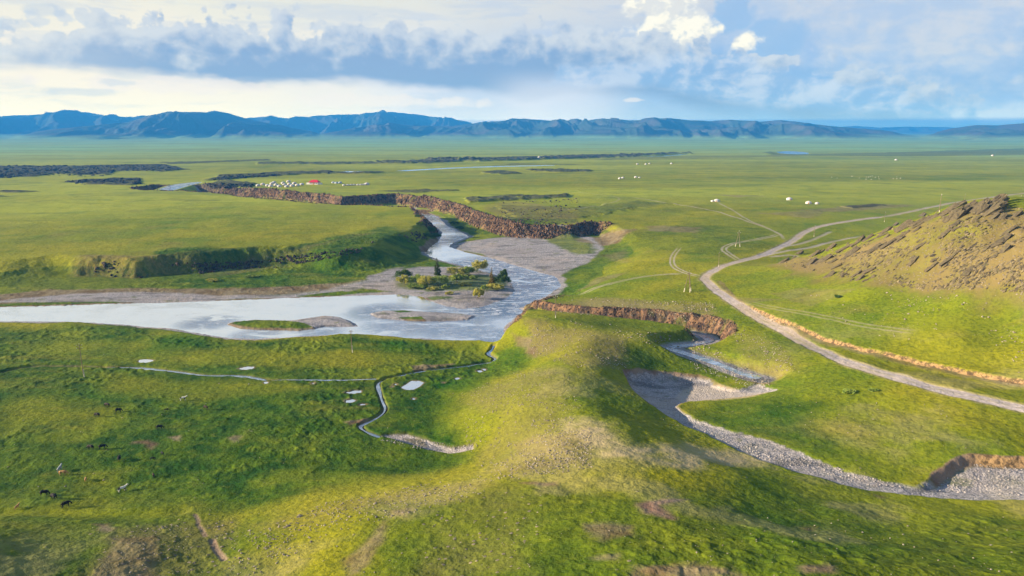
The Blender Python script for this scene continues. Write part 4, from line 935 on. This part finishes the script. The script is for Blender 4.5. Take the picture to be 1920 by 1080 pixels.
def place(proto, px, py, label, cat=None, group=None, rot=0, s=1.0, dz=0.0):
    o = proto if proto.name not in used else tree_copy(proto)
    used.add(proto.name)
    p = hit([[px, py]])[0]; o.location = (p[0], p[1], p[2] + dz); o.rotation_euler = (0, 0, rot); o.scale = (s, s, s)
    tag(o, label, cat, group); return o
# ------------------------------------------------------------------ poles
wood = plain('weathered_wood', (.20, .145, .095)); conc = plain('pale_concrete', (.62, .58, .48)); iron = plain('grey_iron', (.25, .25, .25)); cer = plain('white_ceramic', (.75, .75, .72))
def pole_proto(name, top=9.5, arms=1):
    r_ = empty(name)
    obj('pole', [tube((0, 0, 1.2), (0, 0, top), .15, .10)], wood, r_)
    obj('concrete_base', [tube((.20, 0, -.4), (.20, 0, 3.0), .17, .15), box(.0, .36, -.16, .16, 1.5, 1.62), box(.0, .36, -.16, .16, 2.6, 2.72)], conc, r_)
    for k in range(arms):
        z = top - .5 - k * 1.1
        a = obj('crossarm', [box(-.95, .95, -.20, -.08, z, z + .13), tube((-.6, -.13, z), (0, -.1, z - .7), .03, .03, 5), tube((.6, -.13, z), (0, -.1, z - .7), .03, .03, 5)], wood, r_)
        for x in (-.85, .85): obj('insulator', [lathe([(.001, z + .13), (.05, z + .14), (.09, z + .22), (.05, z + .26), (.08, z + .33), (.001, z + .40)], 8)], cer, r_).location = (x, -.14, 0)
    obj('insulator', [lathe([(.001, 0), (.05, .01), (.09, .09), (.05, .13), (.08, .2), (.001, .27)], 8)], cer, r_).location = (0, 0, top)
    return r_
pp = pole_proto('utility_pole'); pt = pole_proto('utility_pole', 12.5, 2)
place(pt, 157, 707, 'tall wooden utility pole with two crossarms standing in the wet meadow by the thin stream', 'utility pole', rot=.3)
place(pp, 660, 661, 'wooden utility pole standing in the green meadow below the island', 'utility pole', rot=.2)
place(pp, 1041, 596, 'wooden utility pole on the grassy hump above the rocky tributary', 'utility pole', rot=.5)
place(pp, 1347, 500, 'wooden utility pole beside the dirt road where it starts to bend uphill', 'utility pole', rot=.9, s=.9)
for px, py, lb in ((1526, 444, 'utility pole near the fork of the dirt roads'), (1658, 416, 'utility pole standing left of the stony hill crest on the plain'), (1761, 398, 'utility pole seen just above the crest of the stony hill'), (1808, 378, 'utility pole by the far road left of the crag'), (1915, 368, 'utility pole at the right edge of the picture beyond the crag')):
    place(pp, px, py, lb, 'utility pole', 'poles of the line running along the far road', rot=.9, s=.9)
pa_ = empty('power_pylon')
tp_ = Vector((0, 0, 9.3)); 
for k, (x, y) in enumerate(((-2.0, .7), (2.0, .7), (.1, -1.7))):
    b0 = Vector((x, y, 0)); m_ = b0.lerp(Vector((x * .05, y * .05, 9.6)), .26)
    lg = obj('leg', [tube(b0.lerp(tp_, .2), (x * .06, y * .06, 9.6), .15, .11)], wood, pa_)
    obj('concrete_foot', [tube(b0 + Vector((.12, 0, -.5)), m_ + Vector((.12, 0, 0)), .2, .17)], conc, lg)
obj('brace', [tube((-1.15, .4, 4.2), (1.15, .4, 4.2), .09, .09, 6)], wood, pa_)
obj('crossarm', [box(-1.2, 1.2, -.1, .1, 9.2, 9.36), tube((0, 0, 9.2), (0, 0, 10.6), .1, .08, 6)], wood, pa_)
for x in (-1.1, 1.1, 0): obj('insulator', [lathe([(.001, 0), (.06, .01), (.11, .12), (.06, .17), (.1, .26), (.001, .36)], 8)], cer, pa_).location = (x, 0, 10.6 if x == 0 else 9.36)
place(pa_, 1290, 547, 'three-legged wooden power pylon with pale concrete feet left of the road bend', 'power pylon', rot=.25)
place(pa_, 1384, 462, 'smaller looking three-legged power pylon on the green beyond the dirt track', 'power pylon', rot=.35)
# ------------------------------------------------------------------ gers, hall
felt = plain('white_felt', (.55, .55, .54), .85, .06); feltg = plain('blue_grey_canvas', (.40, .48, .55)); redm = plain('red_roof', (.60, .03, .05), .5); doorm = plain('orange_door', (.45, .16, .05)); whitew = plain('white_wall', (.75, .73, .70)); darkg = plain('dark_glass', (.05, .06, .08), .2)
def ger_proto(m_):
    r_ = empty('ger')
    obj('wall', [lathe([(3.1, -.6), (3.1, 1.65)], 24)], m_, r_, True)
    rf = obj('roof', [lathe([(3.28, 1.5), (3.28, 1.62), (2.4, 2.15), (1.2, 2.72), (.55, 2.95)], 24)], m_, r_, True)
    obj('crown_ring', [lathe([(.6, 2.9), (.62, 3.05), (.3, 3.12), (.001, 3.13)], 16)], doorm, rf)
    obj('belt', [lathe([(3.13, .95), (3.15, 1.0), (3.13, 1.06)], 24)], iron, r_)
    obj('door', [box(-.42, .42, -3.2, -3.0, -.1, 1.45)], doorm, r_)
    return r_
gw = ger_proto(felt); gg = ger_proto(feltg)
GC = [(484, 349), (493, 347), (502, 349), (510, 345.5), (508, 350), (518, 348), (524, 350.5), (531, 344.5), (534, 348), (541, 341.5), (543, 346.5), (548, 349.5), (552, 345), (558, 348.5), (566, 347), (538, 351), (514, 343.5)]
for k, (a, b_) in enumerate(GC): place(gw, a, b_, 'white felt ger in the crowded camp left of the red-roofed hall', 'ger', 'gers of the tourist camp', rot=random.uniform(-.5, .5), s=1.05)
for lb, (a, b_) in zip(('left', 'middle', 'right'), ((625, 343.5), (631, 344), (638, 343.5))): place(gg, a, b_, '%s one of three blue-grey tents right of the red-roofed hall' % lb, 'tent', 'three blue-grey tents', s=.9)
for k, a in enumerate((645, 652, 658, 664, 671, 677, 682)): place(gw, a, 348 - k * .15, 'small white ger in the loose row right of the three blue-grey tents', 'ger', 'row of small gers', s=.75)
place(gw, 688, 346.5, 'larger white ger closing the right end of the loose row', 'ger', s=1.15)
for a, b_, lb, s in ((1162, 335.5, 'white ger at the left of the small group in mid plain', 1.1), (1168, 334, 'white ger behind the leftmost of the small mid plain group', 1.0), (1192, 333, 'white ger by the dark patch at the right of the mid plain group', 1.1), (1199, 333.5, 'low white ger at the far right of the mid plain group', .8),
                     (1336, 378, 'small white ger left of the larger one by the track junction', .8), (1344, 378, 'larger white ger by the track junction in the plain', 1.3), (1480, 375, 'lone white ger on the plain left of the pair', 1.35), (1516, 382, 'white ger of the pair on the plain beyond the dirt roads', 1.3), (1532, 382.5, 'smaller white ger at the right of the pair beyond the dirt roads', .9),
                     (1195, 308.5, 'tiny far ger left of three near the far dark scarp', 1.2), (1211, 308.5, 'tiny far ger in the middle of three near the far scarp', 1.2), (1218, 307.5, 'tiny far ger close right of the middle one', 1.1), (1259, 307.5, 'far ger standing before a thin dark streak', 1.3), (1680, 300.5, 'far white ger on the plain right of the lagoon', 1.5), (1861, 292.5, 'farthest white ger near the right edge of the plain', 1.8), (1011, 295.5, 'far white ger beyond the long dark scarp', 1.7)):
    place(gw, a, b_, lb, 'ger', 'lone gers out on the plain', s=s * .8, rot=random.uniform(-.6, .6))
hall = empty('hall')
obj('wall', [box(-7, 7, -4.5, 4.5, -1, 3.2)], whitew, hall)
rf = obj('roof', [([(-8, -5.5, 3.2), (8, -5.5, 3.2), (8, 5.5, 3.2), (-8, 5.5, 3.2), (-4.5, 0, 6.6), (4.5, 0, 6.6)], [(0, 1, 5, 4), (1, 2, 5), (2, 3, 4, 5), (3, 0, 4), (3, 2, 1, 0)])], redm, hall)
obj('ridge_cap', [tube((-4.6, 0, 6.6), (4.6, 0, 6.6), .18, .18, 6)], redm, rf)
obj('annex', [box(-12, -7.01, -3, 3, -1, 2.3)], whitew, hall); obj('annex', [box(7.01, 11, -3, 3, -1, 2.3)], whitew, hall)
for x in (-5, -2.5, 2.5, 5): obj('window', [box(x - .6, x + .6, -4.56, -4.45, 1, 2.3)], darkg, hall)
obj('door', [box(-.8, .8, -4.58, -4.45, -.1, 2.3)], doorm, hall)
place(hall, 590, 345.5, 'white hall with a bright red hipped roof at the ger camp', 'building', rot=-.15, s=.98)
truck = None
# ------------------------------------------------------------------ animals
def animal(name, graze, yak=False):
    K = [(0, 0, 1.0, .27), (-.45, 0, 1.02, .30), (.45, 0, 1.0, .33), (.75, 0, 1.12, .24)]
    E = [(0, 1), (0, 2), (2, 3)]
    def add(p, par): K.append(p); E.append((par, len(K) - 1)); return len(K) - 1
    if graze: a = add((1.05, 0, .85, .14), 3); h = add((1.22, 0, .50, .12), a); add((1.32, 0, .22, .075), h)
    else: a = add((1.05, 0, 1.35, .15), 3); h = add((1.25, 0, 1.48, .13), a); add((1.52, 0, 1.36, .08), h)
    for y in (-.11, .11): add((K[h][0] - .02, y * 1.5, K[h][2] + .12, .03), h)
    for y in (-.19, .19):
        f_ = add((.58, y, .72, .13), 2); f_ = add((.60, y, .42, .075), f_); f_ = add((.58, y, .08, .06), f_); add((.63, y, .0, .06), f_)
        f_ = add((-.58, y, .80, .17), 1); f_ = add((-.50, y, .56, .10), f_); f_ = add((-.68, y, .36, .065), f_); f_ = add((-.64, y, .07, .055), f_); add((-.59, y, .0, .06), f_)
    f_ = add((-.82, 0, 1.05, .05), 1); f_ = add((-.92, .03, .75, .035), f_); add((-.92, .03, .45, .06), f_)
    me = bpy.data.meshes.new(name); me.from_pydata([k[:3] for k in K], E, []); o = bpy.data.objects.new(name, me); COL.objects.link(o)
    md = o.modifiers.new('s', 'SKIN'); o.modifiers.new('u', 'SUBSURF').levels = 1
    if not me.skin_vertices: raise RuntimeError('skin')
    for i_, k in enumerate(K):
        r_ = k[3] * (1.25 if yak and i_ < 4 else 1); me.skin_vertices[0].data[i_].radius = (r_, r_)
    me.skin_vertices[0].data[0].use_root = True
    md.use_smooth_shade = True
    dg = bpy.context.evaluated_depsgraph_get(); m2 = bpy.data.meshes.new_from_object(o.evaluated_get(dg)); m2.name = name
    bpy.data.objects.remove(o); m2.materials.clear(); m2.materials.append(None); return m2
AM = [animal('cow', True), animal('cow', False), animal('yak', True, True)]
blk = plain('black_hide', (.012, .010, .010)); brn = plain('brown_hide', (.035, .020, .015)); tan_ = plain('tan_hide', (.42, .24, .10)); gry = plain('grey_hide', (.30, .34, .35))
def piedf(t, b):
    pos = t.n('ShaderNodeTexCoord').outputs['Object']
    t.put(b.inputs['Base Color'], t.mix(t.ss(t.noise(pos, 1.3, 2, .5), .49, .52), (.70, .68, .64), (.02, .018, .018)))
pied = mat('pied_hide', piedf)
for px, py, k, m_, rot, lb in ((343, 751, 1, pied, .2, 'black and white cow grazing alone right of the herd in the upper meadow'), (202, 763, 0, brn, 2.8, 'brown cow with a pale back leftmost of the two by the curved green band'), (222, 773, 2, blk, .1, 'dark cow just right of the brown one near the curved band'),
                               (183, 782, 2, blk, 2.9, 'black cow grazing below the brown one at the band'), (312, 771, 0, blk, .3, 'small black cow alone in mid meadow left of a lone brown one'), (387, 768, 0, brn, 2.6, 'brown black cow farthest right of the herd'), (299, 805, 2, blk, .1, 'black yak standing in mid meadow above the pale soil patch'),
                               (171, 843, 2, blk, 3.0, 'black yak left of the close pair'), (192, 842, 2, blk, .4, 'black yak right of the close pair'), (224, 864, 2, blk, 1.9, 'black yak facing away left of the pale soil patch'), (286, 863, 0, blk, .2, 'small black calf on the edge of the pale soil patch'), (305, 853, 0, blk, 2.5, 'small black calf above the pale soil patch edge'),
                               (288, 894, 0, brn, 2.2, 'dark brown calf on the slope below the pale soil patch'), (112, 884, 1, gry, 1.7, 'blue grey cow standing behind the tan one'), (118, 891, 0, tan_, .1, 'tan cow grazing in front of the grey one'), (161, 902, 0, tan_, 2.0, 'small tan calf right of the grey and tan pair'),
                               (229, 922, 1, pied, .7, 'white cow with black saddle on the yellow green patch'), (83, 929, 2, blk, .1, 'black yak leftmost of the three at the lower left'), (102, 936, 2, blk, 2.7, 'black yak in the middle of the three at the lower left'), (123, 951, 2, blk, .9, 'black yak lowest of the three at the lower left'), (32, 954, 1, tan_, 1.5, 'tan calf near the left edge of the meadow')):
    nm = 'yak' if k == 2 else 'cow'; o = bpy.data.objects.new(nm, AM[k]); COL.objects.link(o)
    o.material_slots[0].link = 'OBJECT'; o.material_slots[0].material = m_
    p = hit([[px, py]])[0]; s = .7 if 'calf' in lb or 'small' in lb else 1.05
    o.location = (p[0], p[1], hgt(p[0], p[1]) + .02); o.rotation_euler = (0, 0, rot); o.scale = (s, s, s)
    tag(o, lb, nm if 'calf' not in lb else 'calf', 'cattle grazing in the near meadow')
wool = plain('fleece', (.62, .58, .50))
for k in range(18):
    px, py = random.uniform(1552, 1690), random.uniform(330.5, 337.5); p = hit([[px, py]])[0]; o = bpy.data.objects.new('sheep', AM[0]); COL.objects.link(o)
    o.material_slots[0].link = 'OBJECT'; o.material_slots[0].material = wool; o.location = p; o.rotation_euler = (0, 0, random.uniform(0, 6)); o.scale = (.9,) * 3
    tag(o, 'pale sheep of the flock spread over the plain behind the stony hill', 'sheep', 'flock of sheep on the far plain')
# ------------------------------------------------------------------ trees and shrubs
def leafmat(name, a, b_):
    def f(t, b):
        g = t.n('ShaderNodeNewGeometry'); ri = g.outputs['Random Per Island']; pos = g.outputs['Position']
        t.put(b.inputs['Base Color'], t.mix(t.sat(t.add(t.mul(ri, .6), t.mul(t.sub(t.noise(pos, .9, 3, .6), .35), 1.3))), a, b_))
    return mat(name, f, .8, .1)
L_con = leafmat('conifer_needles', (.02, .05, .015), (.10, .13, .03)); L_lar = leafmat('larch_needles', (.09, .09, .02), (.30, .21, .06)); L_wil = leafmat('willow_leaves', (.10, .19, .03), (.36, .42, .08)); L_yel = leafmat('yellow_leaves', (.26, .28, .04), (.58, .52, .12)); L_drk = leafmat('dark_leaves', (.03, .075, .02), (.12, .18, .035))
bark = plain('bark', (.10, .07, .05))
def leaves(name, cl, n_, sz, m_, parent):
    """leaf faces spread through clumps (x, y, z, rx, ry, rz)"""
    cl = np.array(cl, float); wt = cl[:, 3] * cl[:, 4] * cl[:, 5]; ci = rng.choice(len(cl), n_, p=wt / wt.sum()); c = cl[ci]
    d = rng.normal(size=(n_, 3)); d /= np.linalg.norm(d, axis=1)[:, None]; rr = rng.random(n_) ** .45
    C_ = c[:, :3] + d * rr[:, None] * c[:, 3:] * rng.uniform(.85, 1.1, (n_, 1))
    a = rng.normal(size=(n_, 3)); a /= np.linalg.norm(a, axis=1)[:, None]; b_ = np.cross(a, rng.normal(size=(n_, 3))); b_ /= np.linalg.norm(b_, axis=1)[:, None]
    s_ = sz * rng.uniform(.6, 1.3, (n_, 1)); V_ = np.stack([C_ - a * s_, C_ + b_ * s_ * .6, C_ + a * s_, C_ - b_ * s_ * .6], 1)
    return mesh_np(name, V_.reshape(-1, 3), np.arange(n_ * 4).reshape(-1, 4), m_, False, parent)
def conifer(px, py, h, m_, lb, wd_=.2):
    r_ = empty('conifer_tree'); p = hit([[px, py]])[0]; r_.location = p; tag(r_, lb, 'tree')
    obj('trunk', [tube((0, 0, -.3), (0, 0, h * .97), .028 * h, .01 * h)], bark, r_, True)
    cl = []
    for z in np.linspace(.10, .98, 15):
        rad = h * wd_ * (1.02 - z) ** .75 + .12
        for k in range(max(3, int(9 * (1 - z)) + 3)):
            a = random.uniform(0, 6.28); q = rad * random.uniform(.35, .95); cl.append((q * math.cos(a), q * math.sin(a), h * z + random.uniform(-.2, .2) - q * .15, rad * .42, rad * .42, h * .04))
    leaves('crown', cl, 5200, .2, m_, r_); return r_
def shrub(px, py, wd_, h, m_, lb, n_=2600, tree_=False, group=None):
    r_ = empty('shrub' if not tree_ else 'small_tree'); p = hit([[px, py]])[0]; r_.location = p; tag(r_, lb, 'shrub' if not tree_ else 'tree', group)
    st = []
    for k in range(5):
        a = random.uniform(0, 6.28); st.append(tube((0, 0, -.2), (wd_ * .3 * math.cos(a), wd_ * .3 * math.sin(a), h * .65), .07, .03, 5))
    obj('stem', st, bark, r_)
    cl = []
    for k in range(int(7 + wd_ * 2)):
        a = random.uniform(0, 6.28); q = wd_ * .5 * random.random() ** .6; s_ = random.uniform(.5, 1.0)
        cl.append((q * math.cos(a), q * math.sin(a) * .7, h * (.35 + .45 * random.random() * (1 - (q / (wd_ * .5)) ** 2 * .6)), wd_ * .15 * s_ + .3, wd_ * .13 * s_ + .3, h * .2 * s_ + .2))
    leaves('crown', cl, int(n_ * 1.5), .26, m_, r_); return r_
conifer(820, 518, 12, L_con, 'dark green conifer rising from the shrubs on the gravel island')
conifer(922, 537, 11, L_lar, 'yellow-brown larch standing right of the dark conifer near the rapids', .19)
for a in ((755, 523, 7, 3.6, L_drk, 'dark olive round shrub at the left end of the gravel island'), (757, 534, 5, 3.6, L_yel, 'yellow shrub below the dark olive round one'), (782, 533, 8, 3.4, L_wil, 'grey-green willow shrub right of the yellow one'), (800, 538, 7, 4.2, L_yel, 'tall yellow-green shrub in front of the dark conifer'),
          (822, 536, 8, 4.0, L_wil, 'green willow shrub just right and below the dark conifer'), (857, 530, 5, 3.0, L_wil, 'small green shrub in the middle of the gravel island'), (856, 517, 9, 3.4, L_yel, 'light yellow-green shrub behind the middle one'), (880, 517, 7, 3.4, L_wil, 'green shrub left of the round yellow tree'),
          (941, 536, 7, 4.0, L_drk, 'dark green shrub close right of the larch'), (945, 524, 4, 3.4, L_drk, 'small dark shrub behind the one right of the larch'), (896, 560, 4.5, 3.2, L_yel, 'solitary yellow shrub on the gravel tip below the larch'), (925, 541, 5, 1.6, L_yel, 'low yellow bush at the foot of the larch')):
    a = list(a); a[2] *= 1.45; a[3] *= 2.0; shrub(*a)
for k, (px, py) in enumerate(((768, 527), (792, 541), (812, 544), (836, 541), (848, 523), (868, 523), (872, 536), (888, 525), (934, 544), (908, 545), (842, 552), (775, 540))):
    shrub(px, py, random.uniform(4, 7), random.uniform(2, 3.6), L_wil if k % 2 else L_yel, 'low scrub filling the gaps between the bigger shrubs of the gravel island', 1100, False, 'low scrub on the gravel island')
shrub(901, 510, 12, 9, L_yel, 'round yellow-green tree at the upper edge of the gravel island', 3600, True)
for a in ((790, 424, 9, 4.5, L_drk, 'brownish dark tree at the top of the wooded bank by the river', 1800, True), (808, 436, 11, 6.0, L_drk, 'large dark green tree on the river bank below the terrace corner', 3000, True), (816, 446, 10, 5.0, L_drk, 'dark tree lowest on the bank beside the rapids', 2400, True), (800, 446, 9, 4.5, L_drk, 'dark tree left of the large one under the terrace', 2000, True),
          (785, 408, 7, 3, L_drk, 'dark bush on the bank at the top of the visible rapids', 1200), (851, 421, 9, 4, L_drk, 'dark bush at the foot of the cliff across the rapids', 1600), (862, 430, 8, 3.6, L_drk, 'dark bush below the one at the cliff foot', 1400),
          (1571, 558, 3, 1.2, L_drk, 'low dark bush alone on the grass below the stony hill', 700), (1592, 735, 3.4, .8, L_wil, 'low green bush on the grass below the road', 700), (1637, 733, 2.6, .6, L_wil, 'flat green bush right of the other below the road', 500),
          (396, 527, 9, 1.4, L_yel, 'pale yellow low thicket on the strip below the terrace', 1100), (470, 519, 8, 1.2, L_wil, 'green low thicket right of the pale yellow one', 900)):
    shrub(*a)
for k, px in enumerate((1441, 1446, 1451, 1488, 1500, 1510)):
    shrub(px, 291.5, 22, 13 if k < 3 else 6, L_drk, 'dark clump of trees beside the far lagoon', 500, True, 'tree clumps by the far lagoon')
# ------------------------------------------------------------------ haze
hz = bpy.data.materials.new('haze'); hz.use_nodes = True; t = NT(hz.node_tree)
pv_ = t.n('ShaderNodeVolumePrincipled'); pv_.inputs['Density'].default_value = HZD; pv_.inputs['Color'].default_value = (.045, .37, 1.0, 1); pv_.inputs['Anisotropy'].default_value = 0.0
ho = t.n('ShaderNodeOutputMaterial'); t.nt.links.new(pv_.outputs[0], ho.inputs['Volume'])
zt = float(Z.max()) + 30; zb = float(Z.min()) - 1.0; e_ = 25600
V_ = [(x, y, z) for z in (zb, zt) for x, y in ((-e_, -e_), (e_, -e_), (e_, e_), (-e_, e_))]
hb = mesh_np('haze', np.array(V_), np.array([[0, 3, 2, 1], [4, 5, 6, 7], [0, 1, 5, 4], [1, 2, 6, 5], [2, 3, 7, 6], [3, 0, 4, 7]]), hz, False)
tag(hb, 'thin blue haze over the plain and mountains', 'haze', kind='stuff')
